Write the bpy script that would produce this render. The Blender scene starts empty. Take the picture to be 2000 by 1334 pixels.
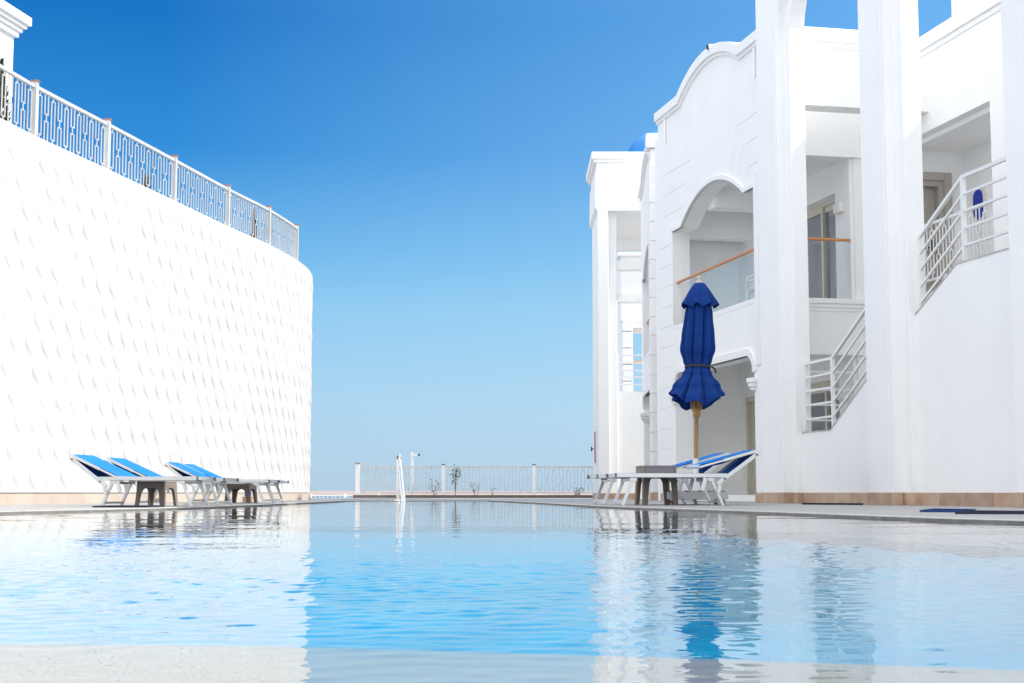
import bpy, math, random
from mathutils import Vector, Matrix
from mathutils.geometry import tessellate_polygon, delaunay_2d_cdt
random.seed(7)
R = math.radians
sc = bpy.context.scene
COL = sc.collection

# ------------------------------------------------------------------ camera, sky, sun, exposure
CAM_H, TILT = 0.165, math.atan(295 / 2900)
cam = bpy.data.objects.new("camera", bpy.data.cameras.new("camera"))
COL.objects.link(cam)
cam.location = (0, 0, CAM_H)
cam.rotation_euler = (R(90) + TILT, 0, 0)
cam.data.sensor_width = 36
cam.data.lens = 36 * 2900 / 2000
cam.data.clip_start = 0.05
cam.data.clip_end = 80000
sc.camera = cam

D1, D2 = Vector((-.2058, .9786, 0)), Vector((.9786, .2058, 0))     # along and across the near building
TO_SUN = (D2 * 1.0 - D1 * 0.30 + Vector((0, 0, 1.08))).normalized()
world = bpy.data.worlds.new("World")
sc.world = world
world.use_nodes = True
nt = world.node_tree
bg = nt.nodes["Background"]
sky = nt.nodes.new("ShaderNodeTexSky")
sky.sky_type = 'NISHITA'
sky.sun_disc = False
sky.sun_elevation = math.asin(TO_SUN.z)
sky.sun_rotation = math.atan2(TO_SUN.x, TO_SUN.y)
sky.air_density = 1.0
sky.dust_density = 0.6
sky.ozone_density = 2.0
def lin(c):
    return tuple(((v / 255 + .055) / 1.055) ** 2.4 if v > 10 else v / 255 / 12.92 for v in c)
wl = nt.links
geo = nt.nodes.new("ShaderNodeTexCoord")
sepw = nt.nodes.new("ShaderNodeSeparateXYZ")
wl.new(geo.outputs["Generated"], sepw.inputs[0])
def sky_ramp(stops):
    r = nt.nodes.new("ShaderNodeValToRGB")
    e = r.color_ramp.elements
    while len(e) < len(stops): e.new(.5)
    for el, (z, c) in zip(e, stops):
        el.position = z; el.color = (*lin(c), 1)
    wl.new(sepw.outputs[2], r.inputs[0])
    return r
# clear desert air measured by elevation: deeper blue away from the sun, paler towards it, whitened overhead as added fill
away = sky_ramp([(0, (176, 205, 228)), (.02, (177, 209, 233)), (.06, (170, 212, 241)), (.12, (142, 202, 242)), (.16, (106, 182, 236)),
                 (.225, (46, 142, 218)), (.306, (18, 117, 199)), (.45, (40, 122, 203)), (.7, (196, 218, 242)), (1, (240, 244, 250))])
near = sky_ramp([(0, (184, 210, 231)), (.02, (187, 216, 238)), (.06, (183, 219, 243)), (.12, (166, 215, 247)), (.16, (150, 206, 247)),
                 (.225, (128, 192, 245)), (.306, (108, 180, 244)), (.45, (110, 176, 240)), (.7, (200, 220, 243)), (1, (240, 244, 250))])
vm = nt.nodes.new("ShaderNodeVectorMath"); vm.operation = 'DOT_PRODUCT'
wl.new(geo.outputs["Generated"], vm.inputs[0])
vm.inputs[1].default_value = Vector((TO_SUN.x, TO_SUN.y, 0)).normalized()
mrw = nt.nodes.new("ShaderNodeMapRange")
mrw.inputs["From Min"].default_value = -.30; mrw.inputs["From Max"].default_value = .19
wl.new(vm.outputs["Value"], mrw.inputs[0])
mixw = nt.nodes.new("ShaderNodeMixRGB")
wl.new(mrw.outputs[0], mixw.inputs[0]); wl.new(away.outputs[0], mixw.inputs[1]); wl.new(near.outputs[0], mixw.inputs[2])
# unseen bright cloud added overhead and behind the camera to fill shaded facades
mry = nt.nodes.new("ShaderNodeMapRange")
mry.inputs["From Min"].default_value = .25; mry.inputs["From Max"].default_value = -.35
wl.new(sepw.outputs[1], mry.inputs[0])
mrz = nt.nodes.new("ShaderNodeMapRange")
mrz.inputs["From Min"].default_value = .42; mrz.inputs["From Max"].default_value = .85
wl.new(sepw.outputs[2], mrz.inputs[0])
mxm = nt.nodes.new("ShaderNodeMath"); mxm.operation = 'MAXIMUM'
wl.new(mry.outputs[0], mxm.inputs[0]); wl.new(mrz.outputs[0], mxm.inputs[1])
mixc = nt.nodes.new("ShaderNodeMixRGB"); mixc.inputs[2].default_value = (1.72, 1.77, 1.86, 1)
wl.new(mxm.outputs[0], mixc.inputs[0]); wl.new(mixw.outputs[0], mixc.inputs[1])
scl = nt.nodes.new("ShaderNodeMixRGB"); scl.blend_type = 'MULTIPLY'; scl.inputs[0].default_value = 1
wl.new(mixc.outputs[0], scl.inputs[1]); 
mix2 = nt.nodes.new("ShaderNodeMixRGB"); mix2.inputs[0].default_value = .98
EXPO, SKY_S = 1.12, .083
k_ = 1 / (SKY_S * 2 ** EXPO)
scl.inputs[2].default_value = (k_, k_, k_, 1)
wl.new(sky.outputs[0], mix2.inputs[1]); wl.new(scl.outputs[0], mix2.inputs[2])
wl.new(mix2.outputs[0], bg.inputs[0])
bg.inputs[1].default_value = SKY_S
sun = bpy.data.objects.new("sun", bpy.data.lights.new("sun", 'SUN'))
COL.objects.link(sun)
sun.data.energy = 2.2
sun.data.angle = R(0.5)
sun.data.color = (1, .965, .91)
sun.rotation_euler = (-TO_SUN).to_track_quat('-Z', 'Y').to_euler()
sun.location = TO_SUN * 60
sc.view_settings.view_transform = 'Standard'
sc.view_settings.look = 'None'
sc.view_settings.gamma = 1
sc.view_settings.exposure = EXPO
sc.cycles.max_bounces = 14
sc.cycles.diffuse_bounces = 10
sc.cycles.transparent_max_bounces = 16
sc.cycles.caustics_reflective = False
sc.cycles.caustics_refractive = False
sc.cycles.sample_clamp_indirect = 6
sc.cycles.use_denoising = True

# ------------------------------------------------------------------ materials
def mat(name, col, rough=.6, metal=0, var=0.0, vscale=3.0, bump=0.0, bscale=(60, 60, 60), bdist=.01, spec=.5, col2=None, detail=4):
    m = bpy.data.materials.new(name)
    m.use_nodes = True
    n, l = m.node_tree.nodes, m.node_tree.links
    b = n["Principled BSDF"]
    b.inputs["Base Color"].default_value = (*col, 1)
    b.inputs["Roughness"].default_value = rough
    b.inputs["Metallic"].default_value = metal
    b.inputs["Specular IOR Level"].default_value = spec
    tc = n.new("ShaderNodeTexCoord")
    if var or col2:
        no = n.new("ShaderNodeTexNoise")
        no.inputs["Scale"].default_value = vscale
        no.inputs["Detail"].default_value = detail
        l.new(tc.outputs["Object"], no.inputs["Vector"])
        rp = n.new("ShaderNodeValToRGB")
        c2 = col2 or tuple(max(0, c * (1 - var)) for c in col)
        rp.color_ramp.elements[0].position = .35
        rp.color_ramp.elements[1].position = .65
        rp.color_ramp.elements[0].color = (*c2, 1)
        rp.color_ramp.elements[1].color = (*col, 1)
        l.new(no.outputs["Fac"], rp.inputs["Fac"])
        l.new(rp.outputs[0], b.inputs["Base Color"])
    if bump:
        mp = n.new("ShaderNodeMapping")
        mp.inputs["Scale"].default_value = bscale
        l.new(tc.outputs["Object"], mp.inputs["Vector"])
        n2 = n.new("ShaderNodeTexNoise")
        n2.inputs["Scale"].default_value = 1
        n2.inputs["Detail"].default_value = 5
        l.new(mp.outputs[0], n2.inputs["Vector"])
        bp = n.new("ShaderNodeBump")
        bp.inputs["Strength"].default_value = bump
        bp.inputs["Distance"].default_value = bdist
        l.new(n2.outputs["Fac"], bp.inputs["Height"])
        l.new(bp.outputs[0], b.inputs["Normal"])
    return m

PLASTER = mat("white_plaster", (.89, .89, .885), .75, var=.03, vscale=1.3, bump=.6, bscale=(38, 38, 9), bdist=.012, spec=.3)
SMOOTH = mat("white_trim", (.87, .87, .865), .7, var=.03, vscale=2, bump=.12, bscale=(40, 40, 20), bdist=.006, spec=.3)
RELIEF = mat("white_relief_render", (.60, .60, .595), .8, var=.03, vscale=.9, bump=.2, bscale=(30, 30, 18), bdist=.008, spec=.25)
STONE = mat("travertine", (.55, .42, .31), .55, bump=.25, bscale=(50, 50, 30), bdist=.004, col2=(.47, .31, .22), vscale=4.5, detail=8)
PALESTONE = mat("pale_travertine", (.56, .50, .44), .6, bump=.2, bscale=(50, 50, 30), bdist=.004, col2=(.52, .45, .38), vscale=3.0, detail=8)
DULLSTONE = mat("brown_stone", (.16, .13, .105), .8, var=.25, vscale=6)
def slab_joints(m, length, dark=.74, mort=.45):
    n, l = m.node_tree.nodes, m.node_tree.links
    b = n["Principled BSDF"]
    src = b.inputs["Base Color"].links[0].from_socket
    tc = n.new("ShaderNodeTexCoord"); sp = n.new("ShaderNodeSeparateXYZ"); cb = n.new("ShaderNodeCombineXYZ")
    l.new(tc.outputs["Object"], sp.inputs[0])
    ad = n.new("ShaderNodeMath"); ad.operation = 'MULTIPLY_ADD'; ad.inputs[1].default_value = .6
    l.new(sp.outputs[0], ad.inputs[0]); l.new(sp.outputs[1], ad.inputs[2])
    l.new(ad.outputs[0], cb.inputs[0]); cb.inputs[1].default_value = .5
    br = n.new("ShaderNodeTexBrick")
    br.inputs["Scale"].default_value = 1; br.inputs["Brick Width"].default_value = length; br.inputs["Row Height"].default_value = 1
    br.inputs["Mortar Size"].default_value = .006; br.offset = 0
    br.inputs["Color1"].default_value = (1, .97, .93, 1); br.inputs["Color2"].default_value = (dark, dark * .96, dark * .93, 1); br.inputs["Mortar"].default_value = (mort, mort * .95, mort * .9, 1)
    l.new(cb.outputs[0], br.inputs["Vector"])
    mx = n.new("ShaderNodeMixRGB"); mx.blend_type = 'MULTIPLY'; mx.inputs[0].default_value = 1
    l.new(src, mx.inputs[1]); l.new(br.outputs["Color"], mx.inputs[2]); l.new(mx.outputs[0], b.inputs["Base Color"])
slab_joints(STONE, .55); slab_joints(PALESTONE, .8, .93, .8)
WMETAL = mat("white_painted_metal", (.8, .8, .79), .4, var=.03, vscale=5)
FENCEP = mat("shade_grey_white_paint", (.58, .58, .565), .5, var=.15, vscale=3)  # white paint greyed so the fence and railing bars carry shade in their colour
ALU = mat("pale_aluminium", (.66, .68, .69), .32, metal=.55, var=.05, vscale=8)
DALU = mat("grey_plastic_cap", (.12, .14, .16), .5)
SLING = mat("blue_sling_fabric", (.012, .19, .62), .8, var=.16, vscale=9, bump=.3, bscale=(300, 300, 300), bdist=.002, spec=.2)
WSTITCH = mat("white_lacing", (.8, .82, .84), .7)
CANVAS = mat("navy_canvas", (.0035, .037, .205), .85, var=.2, vscale=14, bump=.35, bscale=(220, 220, 160), bdist=.003, spec=.2)
BLACK = mat("black_webbing", (.01, .01, .014), .6)
WOOD = mat("oiled_wood", (.42, .24, .09), .45, col2=(.29, .15, .05), vscale=7, bump=.15, bscale=(60, 60, 6), bdist=.002)
PALEWOOD = mat("bleached_wood", (.58, .48, .39), .6, var=.15, vscale=20)
COPPER = mat("orange_wood_rail", (.62, .27, .1), .35, var=.15, vscale=10)
TAUPE = mat("taupe_rattan_plastic", (.25, .21, .18), .6, var=.1, vscale=30, bump=.5, bscale=(110, 110, 110), bdist=.004)
BEIGEFR = mat("cream_frame", (.6, .57, .48), .45, var=.04, vscale=5)
DOORM = mat("greige_door", (.44, .40, .35), .5, var=.06, vscale=4, bump=.1, bscale=(60, 60, 6), bdist=.003)
PANE = mat("blue_window_glass", (.035, .07, .12), .03, spec=1.0, var=.1, vscale=.6)
PANE.node_tree.nodes["Principled BSDF"].inputs["IOR"].default_value = 2.9
BLUEP = mat("cobalt_enamel", (.005, .03, .42), .35, var=.08, vscale=6)
DOME = mat("sky_blue_dome", (.012, .2, .55), .45, var=.06, vscale=3)
RED = mat("red_paint", (.42, .015, .06), .45, var=.1, vscale=10)
CHROME = mat("polished_steel", (.8, .81, .82), .12, metal=1, var=.03, vscale=5)
MATBLUE = mat("blue_rubber_mat", (.008, .045, .19), .8, var=.3, vscale=40, bump=.6, bscale=(90, 90, 90), bdist=.006)
MATDARK = mat("dark_rubber_mat", (.015, .022, .045), .8, var=.3, vscale=40, bump=.6, bscale=(90, 90, 90), bdist=.006)
LEAF = mat("olive_leaf", (.075, .11, .03), .6, col2=(.035, .06, .018), vscale=9)
DLEAF = mat("dark_cypress_leaf", (.035, .05, .022), .7, col2=(.02, .028, .012), vscale=9)
TWIG = mat("dry_twig", (.16, .12, .08), .8, var=.2, vscale=12)
CAP = mat("terracotta_cap", (.36, .19, .12), .7, var=.15, vscale=10)
PEBBLE = mat("white_pebbles", (.6, .6, .6), .8, var=.3, vscale=40, bump=.8, bscale=(45, 45, 45), bdist=.03)
LAMPGLOW = mat("warm_lamp_glass", (.8, .62, .42), .4, var=.05, vscale=20)
HILL = mat("pink_desert", (.36, .29, .26), .9, col2=(.26, .2, .19), vscale=.012, detail=8)
SAND = mat("pale_sand", (.36, .32, .28), .9, var=.2, vscale=.2)
SEA = mat("blue_sea", (.006, .05, .16), .15, var=.2, vscale=.02, bump=.4, bscale=(.6, .6, .6), bdist=.3)
CAPSTONE = mat("pale_capstone", (.56, .54, .51), .6, var=.25, vscale=9)
SHELF = mat("grey_shelf_mosaic", (.17, .20, .225), .5, var=.15, vscale=3)
LEDGE = mat("pale_pool_stone", (.33, .315, .31), .5, var=.1, vscale=3, bump=.1, bscale=(30, 30, 30), bdist=.003)

def tile_mat(name, c1, c2, mortar, size, gap, rough, var=.3, offset=.5, bumpy=0):
    m = bpy.data.materials.new(name)
    m.use_nodes = True
    n, l = m.node_tree.nodes, m.node_tree.links
    b = n["Principled BSDF"]
    b.inputs["Roughness"].default_value = rough
    tc = n.new("ShaderNodeTexCoord")
    br = n.new("ShaderNodeTexBrick")
    br.offset = offset
    br.inputs["Scale"].default_value = 1
    br.inputs["Brick Width"].default_value = size[0]
    br.inputs["Row Height"].default_value = size[1]
    br.inputs["Mortar Size"].default_value = gap
    br.inputs["Color1"].default_value = (*c1, 1)
    br.inputs["Color2"].default_value = (*c2, 1)
    br.inputs["Mortar"].default_value = (*mortar, 1)
    l.new(tc.outputs["Object"], br.inputs["Vector"])
    no = n.new("ShaderNodeTexNoise")
    no.inputs["Scale"].default_value = 2.2
    no.inputs["Detail"].default_value = 6
    l.new(tc.outputs["Object"], no.inputs["Vector"])
    mx = n.new("ShaderNodeMixRGB")
    mx.blend_type = 'MULTIPLY'
    mx.inputs["Fac"].default_value = var
    l.new(br.outputs["Color"], mx.inputs[1])
    l.new(no.outputs["Fac"], mx.inputs[2])
    l.new(mx.outputs[0], b.inputs["Base Color"])
    return m

DECK = tile_mat("grey_deck_tiles", (.39, .38, .37), (.36, .35, .34), (.24, .235, .23), (.6, .6), .006, .55)
POOLTILE = tile_mat("turquoise_mosaic", (.001, .36, .68), (.003, .45, .74), (.002, .41, .71), (.12, .12), .004, .4, var=.45, offset=0)

def glass_mat():
    m = bpy.data.materials.new("clear_glass")
    m.use_nodes = True
    n, l = m.node_tree.nodes, m.node_tree.links
    n.remove(n["Principled BSDF"])
    t = n.new("ShaderNodeBsdfTransparent")
    t.inputs[0].default_value = (.975, .985, .98, 1)
    g = n.new("ShaderNodeBsdfGlossy")
    g.inputs["Roughness"].default_value = .01
    lw = n.new("ShaderNodeLayerWeight")
    pw = n.new("ShaderNodeMath"); pw.operation = 'POWER'; pw.inputs[1].default_value = 5
    ma = n.new("ShaderNodeMath"); ma.operation = 'MULTIPLY_ADD'; ma.inputs[1].default_value = .7; ma.inputs[2].default_value = .03
    l.new(lw.outputs["Facing"], pw.inputs[0]); l.new(pw.outputs[0], ma.inputs[0])
    mx = n.new("ShaderNodeMixShader")
    l.new(ma.outputs[0], mx.inputs[0]); l.new(t.outputs[0], mx.inputs[1]); l.new(g.outputs[0], mx.inputs[2])
    l.new(mx.outputs[0], n["Material Output"].inputs[0])
    return m
GLASS = glass_mat()

def water_mat():
    m = bpy.data.materials.new("pool_water")
    m.use_nodes = True
    n, l = m.node_tree.nodes, m.node_tree.links
    n.remove(n["Principled BSDF"])
    t = n.new("ShaderNodeBsdfTransparent")
    t.inputs[0].default_value = (.9, .97, .98, 1)
    g = n.new("ShaderNodeBsdfGlossy")
    g.inputs["Roughness"].default_value = .0
    g.inputs["Color"].default_value = (1, 1, 1, 1)
    f = n.new("ShaderNodeFresnel")
    f.inputs[0].default_value = 1.33
    mx = n.new("ShaderNodeMixShader")
    pw = n.new("ShaderNodeMath"); pw.operation = 'POWER'; pw.inputs[1].default_value = 1.0     # p-polarised share of the reflection
    l.new(f.outputs[0], pw.inputs[0])
    l.new(pw.outputs[0], mx.inputs[0]); l.new(t.outputs[0], mx.inputs[1]); l.new(g.outputs[0], mx.inputs[2])
    l.new(mx.outputs[0], n["Material Output"].inputs[0])
    return m
WATER = water_mat()

# ------------------------------------------------------------------ frames and mesh builder
def FW(x, y, z): return Vector((x, y, z))
def FR(u, v, z): return D1 * u + D2 * v + Vector((0, 0, z))         # near building: u along the facade, v away from the pool
E1, E2 = Vector((.0266, .99965, 0)), Vector((.99965, -.0266, 0))
def FD(u, v, z): return Vector((3.0, 31.7, z)) + E1 * u + E2 * v    # the next villa, turned a little

ORG = {}
class MB:
    def __init__(s, frame=FW):
        s.v, s.f, s.sm, s.fr = [], [], [], frame
    def add(s, vs, fs, smooth=False):
        o = len(s.v)
        s.v += [Vector(p) for p in vs]
        s.f += [tuple(i + o for i in f) for f in fs]
        s.sm += [smooth] * len(fs)
        return s
    def box(s, a0, a1, b0, b1, c0, c1):
        F = s.fr
        P = [F(a, b, c) for c in (c0, c1) for b in (b0, b1) for a in (a0, a1)]
        return s.add(P, [(0, 2, 3, 1), (4, 5, 7, 6), (0, 1, 5, 4), (2, 6, 7, 3), (0, 4, 6, 2), (1, 3, 7, 5)])
    def prism(s, outer, b0, b1, holes=(), axis='v'):
        """polygon in (u, z), extruded along v (axis 'v'); or in (v, z), extruded along u (axis 'u'); or in (u, v), along z"""
        F = s.fr
        g = {'v': lambda p, b: F(p[0], b, p[1]), 'u': lambda p, b: F(b, p[0], p[1]), 'z': lambda p, b: F(p[0], p[1], b)}[axis]
        loops = [list(outer)] + [list(h) for h in holes]
        tris = tessellate_polygon([[Vector((p[0], p[1], 0)) for p in lp] for lp in loops])
        flat = [p for lp in loops for p in lp]
        n = len(flat)
        vs = [g(p, b0) for p in flat] + [g(p, b1) for p in flat]
        fs = [tuple(t) for t in tris] + [tuple(i + n for i in reversed(t)) for t in tris]
        o = 0
        for lp in loops:
            k = len(lp)
            for i in range(k):
                j = (i + 1) % k
                fs.append((o + i, o + j, o + j + n, o + i + n))
            o += k
        return s.add(vs, fs)
    def tube(s, pts, r, k=8, cap=True, smooth=True):
        pts = [Vector(p) for p in pts]
        rs = r if isinstance(r, (list, tuple)) else [r] * len(pts)
        vs, fs = [], []
        up = Vector((0, 0, 1))
        for i, p in enumerate(pts):
            t = (pts[min(i + 1, len(pts) - 1)] - pts[max(i - 1, 0)]).normalized()
            a = t.cross(up)
            if a.length < .05: a = t.cross(Vector((1, 0, 0)))
            a.normalize(); b = t.cross(a)
            for j in range(k):
                w = 2 * math.pi * j / k
                vs.append(p + (a * math.cos(w) + b * math.sin(w)) * rs[i])
        for i in range(len(pts) - 1):
            for j in range(k):
                fs.append((i * k + j, i * k + (j + 1) % k, (i + 1) * k + (j + 1) % k, (i + 1) * k + j))
        s.add(vs, fs, smooth)
        if cap:
            m = (len(pts) - 1) * k
            s.add(vs[:k], [tuple(range(k))]); s.add(vs[m:], [tuple(range(k))])
        return s
    def bar(s, a, b, w, d, up=(0, 0, 1)):
        """square bar from a to b: w across, d along 'up'"""
        a, b, up = Vector(a), Vector(b), Vector(up)
        t = (b - a).normalized()
        x = t.cross(up)
        if x.length < .01: x = t.cross(Vector((1, 0, 0)))
        x.normalize(); y = x.cross(t)
        vs = [p + x * (w / 2 * i) + y * (d / 2 * j) for p in (a, b) for i, j in ((-1, -1), (1, -1), (1, 1), (-1, 1))]
        return s.add(vs, [(0, 1, 2, 3), (7, 6, 5, 4), (0, 4, 5, 1), (1, 5, 6, 2), (2, 6, 7, 3), (3, 7, 4, 0)])
    def lathe(s, prof, c=(0, 0, 0), k=24, ax=None):
        c = Vector(c); vs, fs = [], []
        for r, z in prof:
            for j in range(k):
                w = 2 * math.pi * j / k
                vs.append(c + Vector((r * math.cos(w), r * math.sin(w), z)))
        for i in range(len(prof) - 1):
            for j in range(k):
                fs.append((i * k + j, i * k + (j + 1) % k, (i + 1) * k + (j + 1) % k, (i + 1) * k + j))
        return s.add(vs, fs, True)
    def build(s, name, m, parent=None, bevel=0, origin=None):
        org = Vector(origin) if origin is not None else (ORG.get(parent.name, Vector()) if parent else Vector())
        me = bpy.data.meshes.new(name)
        me.from_pydata([p - org for p in s.v], [], s.f)
        me.materials.append(m)
        me.polygons.foreach_set("use_smooth", s.sm)
        me.update()
        import bmesh
        bm = bmesh.new(); bm.from_mesh(me)
        bmesh.ops.recalc_face_normals(bm, faces=bm.faces)
        if name in ("water", "sea", "terrain", "pool_floor", "hills"):       # open sheets look up
            bm.normal_update()
            bmesh.ops.reverse_faces(bm, faces=[f for f in bm.faces if f.normal.z < 0])
        bm.to_mesh(me); bm.free()
        o = bpy.data.objects.new(name, me)
        COL.objects.link(o)
        if parent: o.parent = parent
        else: o.location = org
        ORG[o.name] = org
        if bevel:
            b = o.modifiers.new("bevel", 'BEVEL')
            b.width = bevel; b.segments = 2; b.limit_method = 'ANGLE'; b.angle_limit = R(50)
        return o

def tag(o, label, cat, group=None):
    o["label"] = label; o["category"] = cat
    if group: o["group"] = group
    return o
def thing(name, label, cat, loc=(0, 0, 0), group=None):
    o = bpy.data.objects.new(name, None)
    o.empty_display_size = .2
    COL.objects.link(o)
    o.location = loc
    ORG[o.name] = Vector(loc)
    return tag(o, label, cat, group)
def struct(o, kind="structure"):
    o["kind"] = kind
    return o
def copy_tree(o, parent=None):
    c = o.copy(); COL.objects.link(c)
    if parent: c.parent = parent
    for ch in list(o.children): copy_tree(ch, c)
    return c

# pixel of the photograph (2000 x 1334) -> point on a stated plane; used to measure the place
def ray(x, y):
    a, b = (x - 1000) / 2900, (667 - y) / 2900
    return Vector((a, math.cos(TILT) - b * math.sin(TILT), math.sin(TILT) + b * math.cos(TILT)))
def at_v(x, y, v):
    d = ray(x, y); k = v / d.dot(D2); p = d * k
    return p.dot(D1), CAM_H + p.z
def at_y(x, y, Y):
    d = ray(x, y); k = Y / d.y
    return d.x * k, CAM_H + d.z * k
def on_ground(x, y, z=0):
    d = ray(x, y); k = (z - CAM_H) / d.z
    return d.x * k, d.y * k

# ------------------------------------------------------------------ pool and deck
def smooth_line(pts, n=6):
    out = []
    P = [pts[0]] + list(pts) + [pts[-1]]
    for i in range(1, len(P) - 2):
        p0, p1, p2, p3 = (Vector(q) for q in P[i - 1:i + 3])
        for k in range(n):
            t = k / n
            out.append(tuple(.5 * ((2 * p1) + (p2 - p0) * t + (2 * p0 - 5 * p1 + 4 * p2 - p3) * t * t + (3 * p1 - p0 - 3 * p2 + p3) * t ** 3)))
    out.append(tuple(pts[-1]))
    return out
left_edge = smooth_line([(-6.6, 1.0), (-5.9, 6.0), (-4.75, 10.6), (-4.2, 13.2), (-3.6, 15.9), (-3.4, 19), (-3.33, 23), (-3.3, 29.5)])
right_edge = smooth_line([(-.5, 31.0), (.34, 24.7), (.98, 18.6), (1.57, 15.3), (2.15, 12.5), (2.6, 9.9), (2.98, 8.4), (3.9, 5.0), (5.0, 1.0)])
POOL = left_edge + [(-3.0, 31.0)] + right_edge
deck = MB().prism([(-14, -8), (18, -8), (18, 47.5), (-14, 47.5)], -.35, 0, holes=[POOL], axis='z')
struct(deck.build("deck", DECK))
cop = MB()
for line, sg in ((left_edge, -1), (right_edge[::-1], 1)):
    out = []
    for i, p in enumerate(line):
        a_, b_ = Vector(line[max(i - 1, 0)]), Vector(line[min(i + 1, len(line) - 1)])
        t_ = (b_ - a_).normalized(); out.append((p[0] + sg * abs(t_.y) * .16, p[1] + t_.x * .16 * (1 if sg < 0 else -1)))
    k_n = len(line)
    for a in range(k_n - 1):
        quad = [line[a], line[a + 1], out[a + 1], out[a]]
        cop.prism(quad, -.02, .005, axis='z')
struct(cop.build("pool_coping", CAPSTONE))
# rippled water sheet; its rim runs on inside the deck slab
import numpy as np
rng = np.random.default_rng(11)
ys = [.95]
while ys[-1] < 31.2: ys.append(ys[-1] + min(.07, max(.011, .0062 * ys[-1])))
ys = np.array(ys); xs = np.linspace(-7.0, 5.6, 1100)
XX, YY_ = np.meshgrid(xs, ys)
ZZ = np.zeros_like(XX)
def waves(n, l0, l1, slope, fade):
    global ZZ
    acc = np.zeros_like(XX)
    for _ in range(n):
        lam = math.exp(rng.uniform(math.log(l0), math.log(l1))); k = 2 * math.pi / lam
        th = rng.normal(math.pi / 2, 1.0)
        acc += np.sin(k * (math.cos(th) * XX + math.sin(th) * YY_) + rng.uniform(0, 6.28)) / k
    ZZ += acc * slope * math.sqrt(2 / n) * fade
near_f = 1 / (1 + np.exp((YY_ - 5.6) / 1.3)) * np.clip((YY_ - 1.4) / .9, .25, 1)
gust = .65 + .35 * np.sin(1.7 * XX + .9 * np.sin(1.1 * YY_)) * np.sin(1.3 * YY_ + .8 * np.sin(.9 * XX) + 1)
waves(90, .035, .085, .105, near_f * gust)
waves(60, .05, .14, .038, (near_f * .9 + .05) * gust)
waves(30, .4, 1.6, .004, 1)
me = bpy.data.meshes.new("water")
nr, nc = XX.shape
me.vertices.add(nr * nc)
me.vertices.foreach_set("co", np.stack([XX, YY_, ZZ - .014], -1).astype(np.float32).ravel())
idx = np.arange(nr * nc).reshape(nr, nc)
qd = np.stack([idx[:-1, :-1], idx[:-1, 1:], idx[1:, 1:], idx[1:, :-1]], -1).reshape(-1, 4)
me.loops.add(qd.size); me.polygons.add(len(qd))
me.loops.foreach_set("vertex_index", qd.ravel().astype(np.int32))
me.polygons.foreach_set("loop_start", np.arange(0, qd.size, 4, dtype=np.int32))
me.polygons.foreach_set("use_smooth", np.ones(len(qd), dtype=bool))
me.update(calc_edges=True)
me.materials.append(WATER)
wo = bpy.data.objects.new("water", me); COL.objects.link(wo); struct(wo)
near_ledge = smooth_line([(-6.8, 2.45), (-3.0, 2.12), (-.65, 1.93), (-.26, 1.89), (.12, 1.79), (.56, 1.65), (2.0, 1.2), (2.6, .9)])
shelf_line = smooth_line([(-6.3, 9.6), (-3.5, 9.5), (-1.27, 9.3), (0, 9.26), (.91, 8.85), (1.37, 8.03), (1.66, 6.5), (1.95, 5.5), (2.6, 3.4), (3.4, .9)])
struct(MB().prism(near_ledge + [(2.6, .4), (-6.9, .4)], -1.6, -.028, axis='z').build("pool_ledge", LEDGE))
struct(MB().prism(shelf_line + [(5.4, .9), (5.4, 31.4), (-7, 31.4), (-7, 9.6)], -1.6, -.045, axis='z').build("pool_shelf", SHELF))
basin = MB()
edge = shelf_line + near_ledge                               # the tiled floor slopes down from both rims
def rim_dist(x, y):
    best = 9
    for line in (shelf_line, near_ledge):
        for a, b in zip(line, line[1:]):
            ax_, ay_, bx_, by_ = *a, *b
            dx, dy = bx_ - ax_, by_ - ay_
            t = max(0, min(1, ((x - ax_) * dx + (y - ay_) * dy) / (dx * dx + dy * dy + 1e-9)))
            best = min(best, math.hypot(x - ax_ - t * dx, y - ay_ - t * dy))
    return best
GX, GY = 66, 62
gv = []
for j in range(GY + 1):
    for i in range(GX + 1):
        x, y = -6.6 + 10.2 * i / GX, .8 + 8.8 * j / GY
        f = min(1, rim_dist(x, y) / 2.4)
        gv.append((x, y, -.07 - .55 * f))
basin.add(gv, [(j * (GX + 1) + i, j * (GX + 1) + i + 1, (j + 1) * (GX + 1) + i + 1, (j + 1) * (GX + 1) + i) for j in range(GY) for i in range(GX)], True)
struct(basin.build("pool_floor", POOLTILE))

# ------------------------------------------------------------------ far ground, sea, hills
struct(MB().add([(-400, 47.5, -1.05), (400, 47.5, -1.05), (400, 78, -1.3), (-400, 78, -1.3), (420, 120, -8.2), (-420, 120, -8.2)],
                [(0, 1, 2, 3), (3, 2, 4, 5)]).build("terrain", SAND))
struct(MB().add([(-9000, 80, -8), (9000, 80, -8), (9000, 30000, -8), (-9000, 30000, -8)], [(0, 1, 2, 3)]).build("sea", SEA))
hm = MB()
NX, NY = 420, 14
hv = []
from mathutils import noise as mn
for j in range(NY):
    for i in range(NX):
        x = -1700 + 3400 * i / (NX - 1)
        y = 3450 + 130 * j
        ramp = min(1, j / 7) ** .8
        n1 = mn.fractal(Vector((x / 420, y / 420, 1.3)), .9, 2.1, 5)
        n2 = mn.fractal(Vector((x / 60, y / 90, 7.3)), .9, 2.1, 4)
        shore = 0 if j else -.3
        hv.append((x, y, -8 + shore + ramp * (11.5 + 3.0 * n1 + 1.6 * n2)))
hf = [(j * NX + i, j * NX + i + 1, (j + 1) * NX + i + 1, (j + 1) * NX + i) for j in range(NY - 1) for i in range(NX - 1)]
hm.add(hv, hf, False)
struct(hm.build("hills", HILL))

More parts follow.
